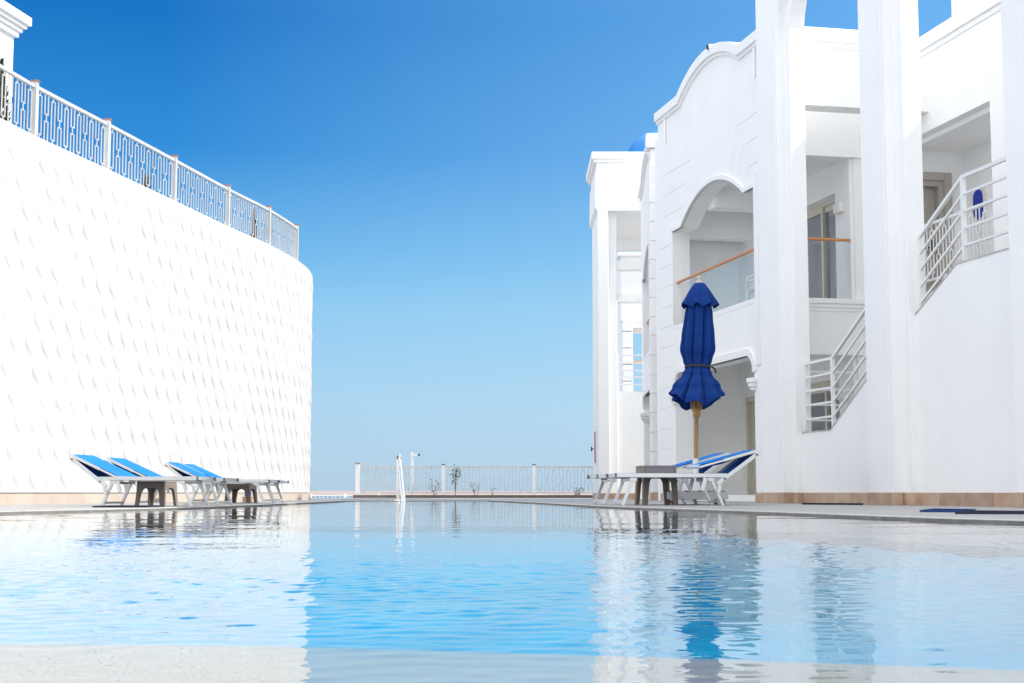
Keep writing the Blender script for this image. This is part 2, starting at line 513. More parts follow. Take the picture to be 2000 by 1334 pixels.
# ------------------------------------------------------------------ railing pattern shared by the fences
def motif_panel(mb, P0, P1, z0, z1, n, th=.02, first=0, stub_low=True):
    """interlocking rectangles between two posts, drawn as square bars"""
    P0, P1 = Vector((*P0, 0)), Vector((*P1, 0))
    L = (P1 - P0).length
    d = (P1 - P0) / L
    nrm = Vector((-d.y, d.x, 0))
    H = z1 - z0
    pitch = L / n
    w = pitch * .5
    def pt(u, z): return P0 + d * u + Vector((0, 0, z))
    def vb(u, a, b): mb.bar(pt(u, a), pt(u, b), th, th, up=nrm)
    def hb(u0, u1, z): mb.bar(pt(u0 - th / 2, z), pt(u1 + th / 2, z), th * .96, th * .96, up=nrm)
    for i in range(n):
        c = pitch * (i + .5)
        a, b = c - w / 2, c + w / 2
        if (i + first) % 2 == 0:
            lo, hi = z0 + H * .1, z1 - H * .11
            vb(a, lo, hi); vb(b, lo, hi); hb(a, b, lo); hb(a, b, hi)
            vb(c, hi, z1); vb(c, z0, lo)
        else:
            m0, m1 = z0 + H * .42, z0 + H * .57
            vb(a, m1, z1); vb(b, m1, z1); hb(a, b, m1)
            vb(a, z0, m0); vb(b, z0, m0); hb(a, b, m0)
            vb(c, m0, m1)
    return mb

# ------------------------------------------------------------------ left retaining wall with relief
wall_pts = [(-9.1, 6.5), (-8.35, 11), (-7.6, 15.5), (-6.93, 19.7), (-6.76, 20.8), (-6.32, 23.0), (-5.85, 25.5), (-5.39, 28.0), (-4.95, 30.1), (-4.68, 32.2), (-4.64, 33.8), (-4.85, 35.3), (-5.6, 36.8), (-7.0, 37.8)]
wall_path = smooth_line(wall_pts, 10)
WZ = 5.2
cum = [0]
for a, b in zip(wall_path, wall_path[1:]):
    cum.append(cum[-1] + math.dist(a, b))
def wall_at(sv):
    sv = max(0, min(cum[-1] - 1e-6, sv))
    for i in range(len(cum) - 1):
        if cum[i + 1] >= sv: break
    t = (sv - cum[i]) / (cum[i + 1] - cum[i])
    a, b = Vector(wall_path[i]), Vector(wall_path[i + 1])
    p = a.lerp(b, t)
    i0, i1 = max(0, i - 2), min(len(wall_path) - 1, i + 3)
    d = (Vector(wall_path[i1]) - Vector(wall_path[i0])).normalized()
    return p, Vector((d.y, -d.x))
PU, PZ = .45, .374
Ltot = cum[-1]
pts2, hts, edges = [], [], []
rows = int((WZ - .17) / PZ)
z_top_row = WZ - .34
for j in range(-1, rows + 1):
    zj = z_top_row - PZ * (j)
    if zj < .2 or zj > WZ - .1: continue
    for i in range(int(Ltot / PU) + 1):
        ui = PU * (i + .5 * (j % 2)) + .12 + random.uniform(-.008, .008)
        if ui > Ltot - .1: continue
        zz = zj + random.uniform(-.012, .012)
        pr = .029 * random.choice((.55, .8, 1, 1, 1.1, 1.2))
        k = len(pts2)
        zx = max(zz - .07, .19)
        pts2 += [(ui, min(zz + .165, WZ - .04)), (ui - .009, zz), (ui + .009, zz), (ui + .004, zx)]
        hts += [pr * .35, 0.0, pr, pr * .3]
        edges += [(k, k + 1), (k, k + 2), (k + 1, k + 2), (k + 1, k + 3), (k + 2, k + 3)]
nb = len(pts2)
NS = int(Ltot / .15)
for i in range(NS + 1):
    pts2 += [(Ltot * i / NS, .165), (Ltot * i / NS, WZ)]
    hts += [.012, .012]
for zz in (1, 2, 3, 4):
    pts2 += [(0, zz), (Ltot, zz)]; hts += [0, 0]
vo, eo, fo, ov, oe, of_ = delaunay_2d_cdt([Vector(p) for p in pts2], edges, [], 0, 1e-5)
wv = []
for idx, p in enumerate(vo):
    h = max((hts[o] for o in ov[idx]), default=.01)
    q, nrm = wall_at(p.x)
    q = q + nrm * h
    wv.append((q.x, q.y, p.y))
rw = thing("retaining_wall", "tall curved white retaining wall covered in staggered pointed relief", "wall", (-6.5, 24, 0))
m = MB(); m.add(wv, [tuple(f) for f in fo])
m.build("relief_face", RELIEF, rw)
core = []
NSC = 90
for i in range(NSC + 1):
    q, nrm = wall_at(Ltot * i / NSC)
    core.append((q - nrm * .02, q - nrm * .35))
poly = [tuple(c[0]) for c in core] + [tuple(c[1]) for c in reversed(core)]
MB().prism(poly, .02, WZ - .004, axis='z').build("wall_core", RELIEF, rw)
poly = []
for s_ in (.03, -.03):
    row = []
    for i in range(NSC + 1):
        q, nrm = wall_at(Ltot * i / NSC)
        row.append(tuple(q + nrm * s_))
    poly += row if s_ > 0 else row[::-1]
MB().prism(poly, 0, .15, axis='z').build("plinth", PALESTONE, rw)
poly = []
for s_ in (.004, -.36):
    row = [tuple(wall_at(Ltot * i / NSC)[0] + wall_at(Ltot * i / NSC)[1] * s_) for i in range(NSC + 1)]
    poly += row if s_ > 0 else row[::-1]
MB().prism(poly, WZ - .01, WZ + .012, axis='z').build("coping", RELIEF, rw)
# raised terrace behind it
tp = [tuple(wall_at(Ltot * i / 40)[0] - wall_at(Ltot * i / 40)[1] * .34) for i in range(41)]
struct(MB().prism(tp + [(-13.9, 37.8), (-13.9, 6.5)], 4.6, 5.05, axis='z').build("terrace", DECK))

def s_of_y(Y):
    lo, hi = 0, Ltot
    for i in range(len(wall_path) - 1):
        if wall_path[i][1] <= Y <= wall_path[i + 1][1]:
            return cum[i] + (Y - wall_path[i][1]) / (wall_path[i + 1][1] - wall_path[i][1]) * (cum[i + 1] - cum[i])
    return hi
rail_l = thing("terrace_railing", "white railing of interlocking rectangles along the top of the curved wall", "railing", (-6.5, 24, WZ))
postY = [16.4, 18.6, 20.75, 22.95, 25.5, 28.0, 30.1, 32.2]
RH = .78
def rail_pt(s_):
    q, nrm = wall_at(s_)
    return q - nrm * .05
ss = [s_of_y(y) for y in postY] + [s_of_y(33.3)]
tops = MB()
for k, s_ in enumerate(ss[:-1]):
    q = rail_pt(s_)
    d = (rail_pt(s_ + .1) - rail_pt(s_ - .1)).normalized()
    pm = MB()
    pm.bar((q.x, q.y, WZ + .013), (q.x, q.y, WZ + RH + .03), .075, .075, up=(-d.y, d.x, 0))
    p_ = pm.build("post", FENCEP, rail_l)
    MB().bar((q.x, q.y, WZ + RH + .03), (q.x, q.y, WZ + RH + .05), .1, .1, up=(-d.y, d.x, 0)).build("post_cap", CAP, p_)
for a, b in zip(ss, ss[1:-1]):
    nseg = 11
    pan = MB()
    for i in range(nseg):
        sa, sb = a + .05 + (b - a - .1) * i / nseg, a + .05 + (b - a - .1) * (i + 1) / nseg
        motif_panel(pan, rail_pt(sa), rail_pt(sb), WZ + .013, WZ + RH - .05, 1, .014, first=i)
        pa, pb = rail_pt(a + (b - a) * i / nseg), rail_pt(a + (b - a) * (i + 1) / nseg)
        tops.bar((pa.x, pa.y, WZ + RH - .04), (pb.x, pb.y, WZ + RH - .04), .045, .05)
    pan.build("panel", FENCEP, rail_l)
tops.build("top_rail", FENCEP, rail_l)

# white building standing on the terrace
tb = thing("terrace_building", "corner of a white building with moulded cornice above the left railing", "building", (-9, 27, 5.05))
TD = Vector((.175, 1, 0)).normalized(); TN = Vector((TD.y, -TD.x, 0))
_x, bz = at_y(27, 70, 23.0)
TC = Vector((_x, 23.0, 0))
def FT(a, b, z): return TC - TD * a - TN * b + Vector((0, 0, z))        # a: back towards the camera, b: away from the pool
MB(FT).box(0, 8, 0, 4, 5.052, bz).build("wall", PLASTER, tb)
for e, z0, z1 in ((.06, bz - .02, bz + .07), (.1, bz + .068, bz + .14), (.15, bz + .138, bz + .2), (.2, bz + .198, bz + .34)):
    MB(FT).box(-e, 8 + e, -e, 4 + e, z0, z1).build("cornice", SMOOTH, tb, bevel=.012)
# ------------------------------------------------------------------ near villa
V0 = 9.2
arch_in = [(28.12, 5.36), (27.54, 5.36)]
NA = 18
a0, a1, za, zr = 27.54, 24.08, 5.36, .53
cc = (a0 + a1) / 2; hw = (a0 - a1) / 2
rad = (hw * hw + zr * zr) / (2 * zr)
def seg_arch(u0, u1, zs, rise, n=NA):
    c = (u0 + u1) / 2; h = abs(u0 - u1) / 2; r = (h * h + rise * rise) / (2 * rise)
    out = []
    for i in range(n + 1):
        t = -1 + 2 * i / n
        u = c + (u1 - u0) / 2 * t
        out.append((u, zs + math.sqrt(max(0, r * r - (h * t) ** 2)) - (r - rise)))
    return out
def offset_line(line, d):
    out = []
    for i, p in enumerate(line):
        a = Vector(line[max(i - 1, 0)]); b = Vector(line[min(i + 1, len(line) - 1)])
        t1 = (Vector(p) - a).normalized() if i else (b - Vector(p)).normalized()
        t2 = (b - Vector(p)).normalized() if i < len(line) - 1 else t1
        n1, n2 = Vector((-t1.y, t1.x)), Vector((-t2.y, t2.x))
        bis = n1 + n2
        bis = bis.normalized() * min(1.6, 1 / max(.3, (bis.normalized()).dot(n1)))
        q = Vector(p) + bis * d
        out.append((q.x, q.y))
    return out

def villa_front(root, F, du, v0, u_far, u_near, zt=8.0, near_quoin=True):
    """street front with a shouldered arch over a glazed balcony; du shifts along the front"""
    sh = lambda pts: [(p[0] + du, p[1]) for p in pts]
    up_arch = seg_arch(27.54, 24.1, 5.36, .53)
    opening = sh([(28.12, 3.46), (28.12, 5.36)] + up_arch + [(23.6, 5.36), (23.6, 3.46)])
    gable = seg_arch(27.54, 24.12, zt, .42)
    top = [(u_far, zt)] + sh(gable) + [(u_near, zt)]
    low = sh([(28.02, .0)] + [(28.02, 2.2)] + [(28.02 - .3 * (1 - math.cos(a)), 2.2 + .3 * math.sin(a)) for a in [R(15 * i) for i in range(1, 7)]]
             + [(23.75 + .3 * (1 - math.sin(a)), 2.2 + .3 * math.cos(a)) for a in [R(15 * i) for i in range(0, 7)]] + [(23.75, .0)])
    outer = [(u_far, .0)] + top + [(u_near, .0)] + low[::-1]
    MB(F).prism(outer, v0 + .012, v0 + .36, holes=[opening]).build("wall", PLASTER, root)
    # thin face coat with joints cut into it
    gw = .022
    def groove(pts):
        l = offset_line(pts, gw / 2); r = offset_line(pts, -gw / 2)
        return l + r[::-1]
    holes = [opening]
    if F is FR:
        for pl in ([(580, 580), (770, 462), (803, 690)], [(580, 718), (735, 628), (758, 765)], [(580, 862), (708, 793), (716, 855)],
                   [(1250, 118), (1085, 235), (1040, 560)], [(1255, 290), (1125, 370), (1098, 585)], [(1255, 455), (1168, 515), (1150, 625)]):
            q = [at_v(1130 + a * .2848, 180 + b * .2848, v0) for a, b in pl]
            q = [(min(max(u, u_near + .03), u_far - .03), z) for u, z in q]
            holes.append(groove(q))
    zq = .62
    zlist = []
    while zq < 5.3:
        zlist.append(zq); zq += .41
    for z in zlist:
        holes.append([(u_far - .03, z - gw / 2), (u_far - .03, z + gw / 2), (28.12 + du + .05, z + gw / 2), (28.12 + du + .05, z - gw / 2)])
        if u_near < 23.2 + du:
            holes.append([(23.6 + du - .24, z - gw / 2), (23.6 + du - .24, z + gw / 2), (u_near + .03, z + gw / 2), (u_near + .03, z - gw / 2)])
    outer2 = [(u_far, .17)] + top + [(u_near, .17), low[-1][:1] + (.17,)] + low[::-1][1:-1] + [(low[0][0], .17)]
    MB(F).prism(outer2, v0, v0 + .014, holes=holes).build("face_render", PLASTER, root)
    # cornice following the gable
    for d0, d1_, pr, nm in ((0, .17, .085, "cornice"), (.168, .235, .04, "cornice_moulding")):
        lo = offset_line(top, d1_); up = offset_line(top, d0)
        # clip the ends so both stay vertical
        MB(F).prism(up + lo[::-1], v0 - pr, v0 + .02 - d0 * .02).build(nm, SMOOTH, root)
    # archivolt band over the upper opening
    line = sh([(28.12, 5.36)] + up_arch + [(23.6, 5.36)])
    MB(F).prism(offset_line(line, -.085) + line[::-1], v0 - .035, v0 + .04).build("archivolt", SMOOTH, root, bevel=.006)
    # near jamb bead of the opening
    MB(F).box(23.6 + du - .17, 23.6 + du + .005, v0 - .03, v0 + .05, 2.3, 5.6).build("jamb_band", SMOOTH, root, bevel=.006)
    # balcony front
    MB(F).box(28.05 + du, 23.64 + du, v0 + .075, v0 + .3, 2.52, 3.36).build("balcony_front", PLASTER, root)
    cs = MB(F)
    cs.box(28.1 + du, 23.62 + du, v0 - .005, v0 + .31, 3.36, 3.46)
    cs.box(28.1 + du, 23.625 + du, v0 + .03, v0 + .31, 3.27, 3.362)
    cs.box(28.1 + du, 23.63 + du, v0 + .055, v0 + .31, 3.2, 3.272)
    cs.build("balcony_moulding", SMOOTH, root, bevel=.012)
    # moulding round the lower opening with corbels
    MB(F).prism(offset_line(low[1:-1], -.13) + low[1:-1][::-1], v0 - .04, v0 + .08).build("lower_moulding", SMOOTH, root, bevel=.02)
    for uu in (28.02 + du, 23.75 + du):
        cb = MB(F)
        for k, (e, z0, z1) in enumerate(((.13, 2.02, 2.1), (.1, 1.95, 2.022), (.06, 1.89, 1.952))):
            cb.box(uu - .06 - e + .06, uu + e, v0 - .02 - e * .6, v0 + .2, z0, z1)
        cb.build("corbel", SMOOTH, root, bevel=.01)
    # glass balustrade and its rail
    MB(F).box(28.02 + du, 23.66 + du, v0 + .14, v0 + .152, 3.465, 4.3).build("glass_panel", GLASS, root)
    MB(F).tube([F(28.12 + du, v0 + .1, 4.34), F(23.55 + du, v0 + .1, 4.34)], .028, 10).build("handrail", COPPER, root)

villa = thing("villa", "white two-storey villa with shouldered arch balcony and curved gable", "building", tuple(FR(26, 10.5, 0)))
villa_front(villa, FR, 0, V0, 29.0, 22.3)
UB = 23.5
MB(FR).prism([(V0 + .02, 0), (V0 + .02, .15), (V0 - .02, .15), (V0 - .02, 0)], 28.04, 29.02, axis='u').build("plinth", STONE, villa)
MB(FR).prism([(V0 + .02, 0), (V0 + .02, .152), (V0 - .018, .152), (V0 - .018, 0)], 22.28, 23.76, axis='u').build("plinth", STONE, villa)
# court side: parapet and fascia, slab edge, end pier
MB(FR).box(UB, UB + .3, V0 + .36, 11.9, 5.94, 7.86).build("court_wall", PLASTER, villa)
MB(FR).box(UB - .05, UB + .32, V0 + .36, 11.9, 7.95, 8.2).build("court_coping", SMOOTH, villa, bevel=.01)
MB(FR).box(UB - .025, UB + .31, V0 + .36, 11.9, 7.84, 7.952).build("court_coping", SMOOTH, villa, bevel=.01)
MB(FR).box(UB, UB + .25, V0 + .36, 11.9, 2.5, 3.27).build("balcony_front", PLASTER, villa)
cs = MB(FR)
cs.box(UB - .05, UB + .26, V0 + .34, 11.9, 3.37, 3.46)
cs.box(UB - .03, UB + .26, V0 + .345, 11.9, 3.3, 3.372)
cs.box(UB - .015, UB + .26, V0 + .35, 11.9, 3.24, 3.302)
cs.build("balcony_moulding", SMOOTH, villa, bevel=.01)
MB(FR).box(UB + .1, UB + .112, V0 + .3, 10.93, 3.465, 4.46).build("glass_panel", GLASS, villa)
MB(FR).tube([FR(UB + .1, V0 + .3, 4.5), FR(UB + .1, 10.93, 4.5)], .028, 10).build("handrail", COPPER, villa)
# slabs and walls of the villa
MB(FR).box(UB + .02, 29.6, V0 + .3, 10.96, 3.2, 3.44).build("balcony_floor", PLASTER, villa)
MB(FR).box(UB + .28, 29.6, V0 + .34, 10.96, 5.97, 6.2).build("balcony_ceiling", PLASTER, villa)
MB(FR).box(26.6, 27.0, V0 + .36, 10.95, 5.6, 5.98).build("ceiling_beam", PLASTER, villa)
MB(FR).box(28.3, 28.6, V0 + .36, 10.95, 5.3, 5.972).build("ceiling_beam", PLASTER, villa)
MB(FR).box(29.0, 29.3, V0 + .02, 14, 0, 7.5).build("far_wall", PLASTER, villa)
MB(FR).box(UB + .05, 29.2, V0 + .3, 14, 7.3, 7.5).build("roof", PLASTER, villa)
VB = 10.94
bw_outer = [(UB + .1, .02), (UB + .1, 7.3), (29.1, 7.3), (29.1, .02)]
hole_u = [(24.2, 3.46), (24.2, 5.45), (25.95, 5.45), (25.95, 3.46)]
hole_l = [(24.2, .12), (24.2, 2.16), (25.95, 2.16), (25.95, .12)]
hole_3 = [(27.9, .12), (27.9, 2.1), (28.8, 2.1), (28.8, .12)]
MB(FR).prism(bw_outer, VB, VB + .25, holes=[hole_u, hole_l, hole_3]).build("back_wall", PLASTER, villa)
MB(FR).box(UB + .05, UB + .3, 11.0, 11.89, .02, 5.95).build("room_wall", PLASTER, villa)
MB(FR).box(UB, 29.2, 13.9, 14.1, 0, 7.4).build("rear_wall", PLASTER, villa)
for z0, z1 in ((3.46, 5.45), (.12, 2.16)):
    fr = MB(FR); v_ = VB + .14
    fr.box(24.2, 25.95, v_, v_ + .09, z1 - .09, z1)
    fr.box(24.2, 25.95, v_, v_ + .09, z0, z0 + .05)
    fr.box(24.2, 24.26, v_, v_ + .09, z0 + .05, z1 - .09)
    fr.box(25.89, 25.95, v_, v_ + .09, z0 + .05, z1 - .09)
    fr.box(24.26, 25.02, v_ + .03, v_ + .07, z1 - .2, z1 - .09)
    fr.box(25.02, 25.1, v_ - .02, v_ + .07, z0 + .05, z1 - .09)
    fr.box(25.1, 25.89, v_ - .018, v_ + .05, z1 - .19, z1 - .09)
    dd = fr.build("sliding_door", BEIGEFR, villa, bevel=.004)
    MB(FR).box(24.26, 25.02, v_ + .045, v_ + .055, z0 + .05, z1 - .2).build("pane", PANE, dd)
    MB(FR).box(25.1, 25.89, v_ + .02, v_ + .03, z0 + .05, z1 - .19).build("pane", PANE, dd)
dr = MB(FR)
dr.box(27.9, 27.98, VB + .02, VB + .2, .12, 2.1); dr.box(28.72, 28.8, VB + .02, VB + .2, .12, 2.1); dr.box(27.98, 28.72, VB + .02, VB + .2, 2.0, 2.1)
dd = dr.build("terrace_door", BEIGEFR, villa, bevel=.004)
MB(FR).box(27.98, 28.72, VB + .1, VB + .12, .12, 2.0).build("leaf", BEIGEFR, dd)
def wall_lamp(root, u, v, z):
    l_ = MB(FR).box(u - .13, u + .13, v - .1, v, z - .085, z + .085).build("wall_lamp", WMETAL, root, bevel=.01)
    MB(FR).box(u - .1, u + .1, v - .085, v - .02, z - .1, z - .084).build("lamp_glass", LAMPGLOW, l_)
wall_lamp(villa, 23.95, VB, 5.13)
wall_lamp(villa, 23.95, VB, 1.85)
wall_lamp(villa, 27.6, VB, 1.75)
lr = MB(FR)
for z in (2.2, 1.9, 1.64, 1.38, 1.12):
    lr.bar(FR(UB - .02, V0 + .36, z), FR(UB - .02, 10.93, z), .035, .035)
lr.bar(FR(UB - .02, V0 + .45, .1), FR(UB - .02, V0 + .45, 2.2), .05, .05, up=D1)
lr.build("court_railing", WMETAL, villa)
MB(FR).box(UB - .3, 29.0, V0 + .37, VB, .004, .12).build("ground_floor", SMOOTH, villa)
# bullet camera on the gable
cu_, cz_ = at_v(1394, 93, V0)
cpos = FR(cu_, V0, cz_)
o_ = MB().bar(cpos - D2 * .12, cpos + D2 * .12 + Vector((0, 0, .02)), .1, .1).build("gable_camera", WMETAL, villa, bevel=.02)
MB().bar(cpos - D2 * .127, cpos - D2 * .119, .085, .085).build("lens", BLACK, o_)
MB().bar(cpos + D2 * .06 - Vector((0, 0, .04)), cpos + D2 * .2 - Vector((0, 0, .3)), .05, .05).build("bracket", WMETAL, o_)
# downpipe spouts on the parapet
for uu in (28.45, 23.45):
    MB(FR).tube([FR(uu, V0 - .03, 7.75), FR(uu, V0 - .03, 7.25)], .025, 8).build("waterspout", SMOOTH, villa)

# ------------------------------------------------------------------ stair block behind the arcade
sb = thing("stair_block", "white stair block with recessed entrance door and landing behind the arcade", "building", tuple(FR(21, 12.5, 0)))
VW = 11.9
MB(FR).prism([(5.5, 0), (5.5, 7.62), (UB + .04, 7.62), (UB + .04, 0)], VW, VW + .2,
             holes=[[(20.55, 3.5), (20.55, 6.22), (23.42, 6.22), (23.42, 3.5)]]).build("wall", PLASTER, sb)
MB(FR).box(5.5, UB + .02, VW - .08, VW + .25, 7.62, 7.86).build("coping", SMOOTH, sb, bevel=.01)
MB(FR).box(5.5, UB + .02, VW - .03, VW + .24, 7.53, 7.622).build("coping", SMOOTH, sb, bevel=.01)
MB(FR).box(20.3, 23.8, VW + .18, 13.4, 6.14, 6.4).build("recess_ceiling", PLASTER, sb)
MB(FR).box(20.3, 23.8, VW + .1, 13.4, 3.3, 3.5).build("landing", PLASTER, sb)
MB(FR).box(20.3, 23.8, 13.13, 13.4, 3.5, 6.15).build("recess_wall", PLASTER, sb)
MB(FR).box(20.3, 20.5, VW + .18, 13.15, 3.5, 6.16).build("recess_side", PLASTER, sb)
dv0, dv1 = 11.3, 12.62
MB(FR).prism([(VW - .02, 3.49), (VW - .02, 6.15), (13.15, 6.15), (13.15, 3.49), (12.72, 3.49), (12.72, 5.62), (11.95, 5.62), (11.95, 3.49)], 23.6, 23.85, axis='u').build("entrance_wall", PLASTER, sb)
dr = MB(FR)
dr.box(23.55, 23.72, 12.72, 12.86, 3.5, 5.76); dr.box(23.552, 23.72, 11.91, 12.72, 5.62, 5.76)
dr.box(23.6, 23.75, 12.62, 12.722, 3.5, 5.62); dr.box(23.602, 23.75, 11.92, 12.62, 5.52, 5.622)
dd = dr.build("door_frame", DOORM, sb, bevel=.008)
lf = MB(FR); lf.box(23.74, 23.79, 11.92, 12.62, 3.5, 5.52)
lf.box(23.725, 23.745, 12.0, 12.5, 4.2, 5.35); lf.box(23.72, 23.728, 12.05, 12.35, 4.25, 5.15); lf.box(23.725, 23.745, 12.0, 12.5, 3.62, 4.1)
leaf = lf.build("door", DOORM, sb, bevel=.006)
hd = MB(FR); hd.box(23.69, 23.73, 12.5, 12.56, 4.3, 4.62); hd.box(23.66, 23.68, 12.4, 12.55, 4.42, 4.45)
hd.build("handle", BLACK, leaf)
sg = MB(FR)
ov_ = [(.17 * math.cos(R(a)) * 1, .24 * math.sin(R(a))) for a in range(0, 360, 12)]
def capsule(w, h, n=10):
    r = w; return [(r * math.cos(R(a)), h - r + r * math.sin(R(a))) for a in range(0, 181, 15)] + [(r * math.cos(R(a)), -h + r + r * math.sin(R(a))) for a in range(180, 361, 15)]
su, sz = at_v(1916, 399, 13.1)
sgo = MB(FR).prism([(su + a, sz + b) for a, b in capsule(.19, .3)], 13.07, 13.129).build("entrance_sign", WMETAL, sb)
MB(FR).prism([(su + .03 + a, sz + b) for a, b in capsule(.15, .26)], 13.05, 13.075).build("sign_face", BLUEP, sgo)
MB(FR).box(21.55, 21.63, 13.12, 13.128, 4.3, 4.42).build("light_switch", DALU, sb)
lrp = MB(FR)
a_, b_ = FR(23.4, VW + .06, 0), FR(20.58, VW + .06, 0)
motif_panel(lrp, (a_.x, a_.y), (b_.x, b_.y), 3.72, 4.64, 13, .016, first=1)
lrp.bar(FR(23.4, VW + .06, 4.66), FR(20.58, VW + .06, 4.66), .04, .05)
lrp.bar(FR(23.4, VW + .06, 3.71), FR(20.58, VW + .06, 3.71), .035, .035)
lrp.build("landing_railing", WMETAL, sb)
MB(FR).box(UB - 1.0, UB - .62, V0 + .3, VW + .03, 6.54, 6.86).build("tie_beam", PLASTER, sb)
MB(FR).box(5.5, UB + .03, VW + .19, 16, 7.2, 7.4).build("roof", PLASTER, sb)
MB(FR).box(19.8, 24.0, 13.2, 16.4, 7.38, 10.0).build("roof_room", PLASTER, sb)
st = MB(FR)
for i in range(12):
    st.box(20.45 - .33 * i, 20.45 - .33 * (i + 1) - .02, 9.3, 10.5, .9 + .158 * i, 1.08 + .158 * i)
st.box(21.5, 20.4, 9.3, 10.5, .9, 1.06); st.box(16.5, 13.5, 9.3, 11.9, 2.8, 2.97)
st.build("stair_flight", LEDGE, sb)

# ------------------------------------------------------------------ arcade
arc = thing("arcade", "tall white arcade of stepped pillars with stair parapets between them", "arcade", tuple(FR(18.5, 9.05, 0)))
def arcade_outline(piers, zs, top):
    pts = []
    for k, (uf, un) in enumerate(piers):
        pts += [(uf, 0.0), (un, 0.0)] if k == 0 or True else []
        if k < len(piers) - 1:
            nf = piers[k + 1][0]
            c, r = (un + nf) / 2, (un - nf) / 2
            pts += [(c + r * math.cos(R(a)), zs + r * math.sin(R(a))) for a in range(0, 181, 9)]
    pts += [(piers[-1][1], top), (piers[0][0], top)]
    return pts
out_p = [(22.56, 21.71), (18.72, 17.95), (15.0, 14.15), (11.2, 10.4)]
in_p = [(22.6, 21.52), (18.91, 17.72), (15.19, 13.96), (11.39, 10.3)]
MB(FR).prism(arcade_outline(out_p, 7.28, 9.55), 8.86, 9.01).build("pillars", PLASTER, arc, bevel=.012)
MB(FR).prism(arcade_outline(in_p, 7.28, 9.545), 9.0, 9.26).build("inner_order", PLASTER, arc, bevel=.012)
MB(FR).prism([(22.62, 9.54), (10.25, 9.54), (10.25, 9.75), (22.62, 9.75)], 8.8, 9.3).build("coping", SMOOTH, arc, bevel=.012)
for uf, un in out_p:
    MB(FR).box(un + .1, un + .115, 8.853, 8.87, 1.0, 7.2).build("pillar_bead", SMOOTH, arc)
pn = 0
for (uf, un), (uf2, un2) in zip(out_p, in_p):
    MB(FR).box(un - .015, uf + .015, 8.842, 9.0, 0, .166).build("plinth", STONE, arc, bevel=.004)
    MB(FR).box(un2 - .015, uf2 + .01, 8.986, 9.2, 0, .1645).build("plinth", STONE, arc, bevel=.004)
inf1 = [(21.6, 0), (21.6, 1.09), (20.47, 1.09), (18.8, 1.955), (18.8, 0)]
inf2 = [(17.8, 0), (17.8, 2.445), (16.62, 2.98), (15.1, 2.98), (15.1, 0)]
inf3 = [(14.1, 0), (14.1, 2.98), (11.3, 2.98), (11.3, 0)]
for pl in (inf1, inf2, inf3):
    w = MB(FR).prism(pl, 9.1, 9.24).build("stair_parapet", PLASTER, arc)
    line = pl[1:-1]
    MB(FR).prism(offset_line(line, .0) + offset_line(line, .018)[::-1], 9.092, 9.25).build("parapet_cap", CAPSTONE, w)
for uf, un in ((21.55, 18.85), (17.75, 15.15), (14.0, 11.3)):
    MB(FR).box(un, uf, 9.085, 9.15, 0, .163).build("plinth", STONE, arc)
def stair_rail(root, pts, base, posts, vv=9.17):
    """pts: top line (u, z); base: line below"""
    r_ = MB(FR)
    for i in range(len(pts) - 1):
        (u0, z0), (u1, z1) = pts[i], pts[i + 1]
        r_.bar(FR(u0, vv, z0), FR(u1, vv, z1), .042, .042)
        for k in range(1, 5):
            dz = k * .215
            r_.bar(FR(u0, vv, z0 - dz), FR(u1, vv, z1 - dz), .026, .03)
    for (u, z, zb) in posts:
        r_.bar(FR(u, vv, zb), FR(u, vv, z + .02), .05, .055, up=D1)
    return r_.build("stair_railing", WMETAL, root)
stair_rail(arc, [(21.56, 2.145), (20.5, 2.15), (18.85, 2.985)], None, [(21.5, 2.145, 1.1), (20.5, 2.15, 1.1)])
stair_rail(arc, [(17.75, 3.46), (16.53, 4.05), (15.2, 4.05)], None, [(17.7, 3.46, 2.49), (16.53, 4.05, 3.0)])

# ------------------------------------------------------------------ next villa, turned slightly
nv = thing("villa", "narrow white villa seen edge-on behind the gabled one", "building", tuple(FD(2, 1.5, 0)))
def scale_front(u): return u
villa_front(nv, lambda u, v, z: FD(u, v, z), -23.25, .12, 5.4, .1, zt=7.75)
qn = MB(FD)
z = .17
k = 0
while z < 6.6:
    z2 = min(z + (.395 if k else .44), 6.9)
    qn.box(-.02, .55, -.02, .3, z, z2)
    z = z2 + .018; k += 1
qn.box(-.018, .55, -.018, .3, 6.6, 7.3)
qn.build("quoins", PLASTER, nv, bevel=.006)
MB(FD).box(.01, 5.3, .13, 4.5, 7.2, 7.4).build("roof", PLASTER, nv)
MB(FD).box(.012, .3, .01, 4.5, 0, 7.6).build("side_wall", PLASTER, nv)
MB(FD).box(-.06, .4, -.08, 4.5, 7.62, 7.93).build("side_coping", SMOOTH, nv, bevel=.01)
MB(FD).box(.02, 5.3, 1.9, 2.1, 0, 7.3).build("back_wall", PLASTER, nv)
MB(FD).box(5.1, 5.4, .2, 4.5, 0, 7.5).build("far_wall", PLASTER, nv)
MB(FD).box(.1, 5.3, .3, 2, 3.2, 3.44).build("balcony_floor", PLASTER, nv)
MB(FD).box(.1, 5.3, .4, 2, 5.97, 6.2).build("balcony_ceiling", PLASTER, nv)
MB(FD).box(-.03, .57, -.035, .3, 0, .16).build("plinth", STONE, nv)

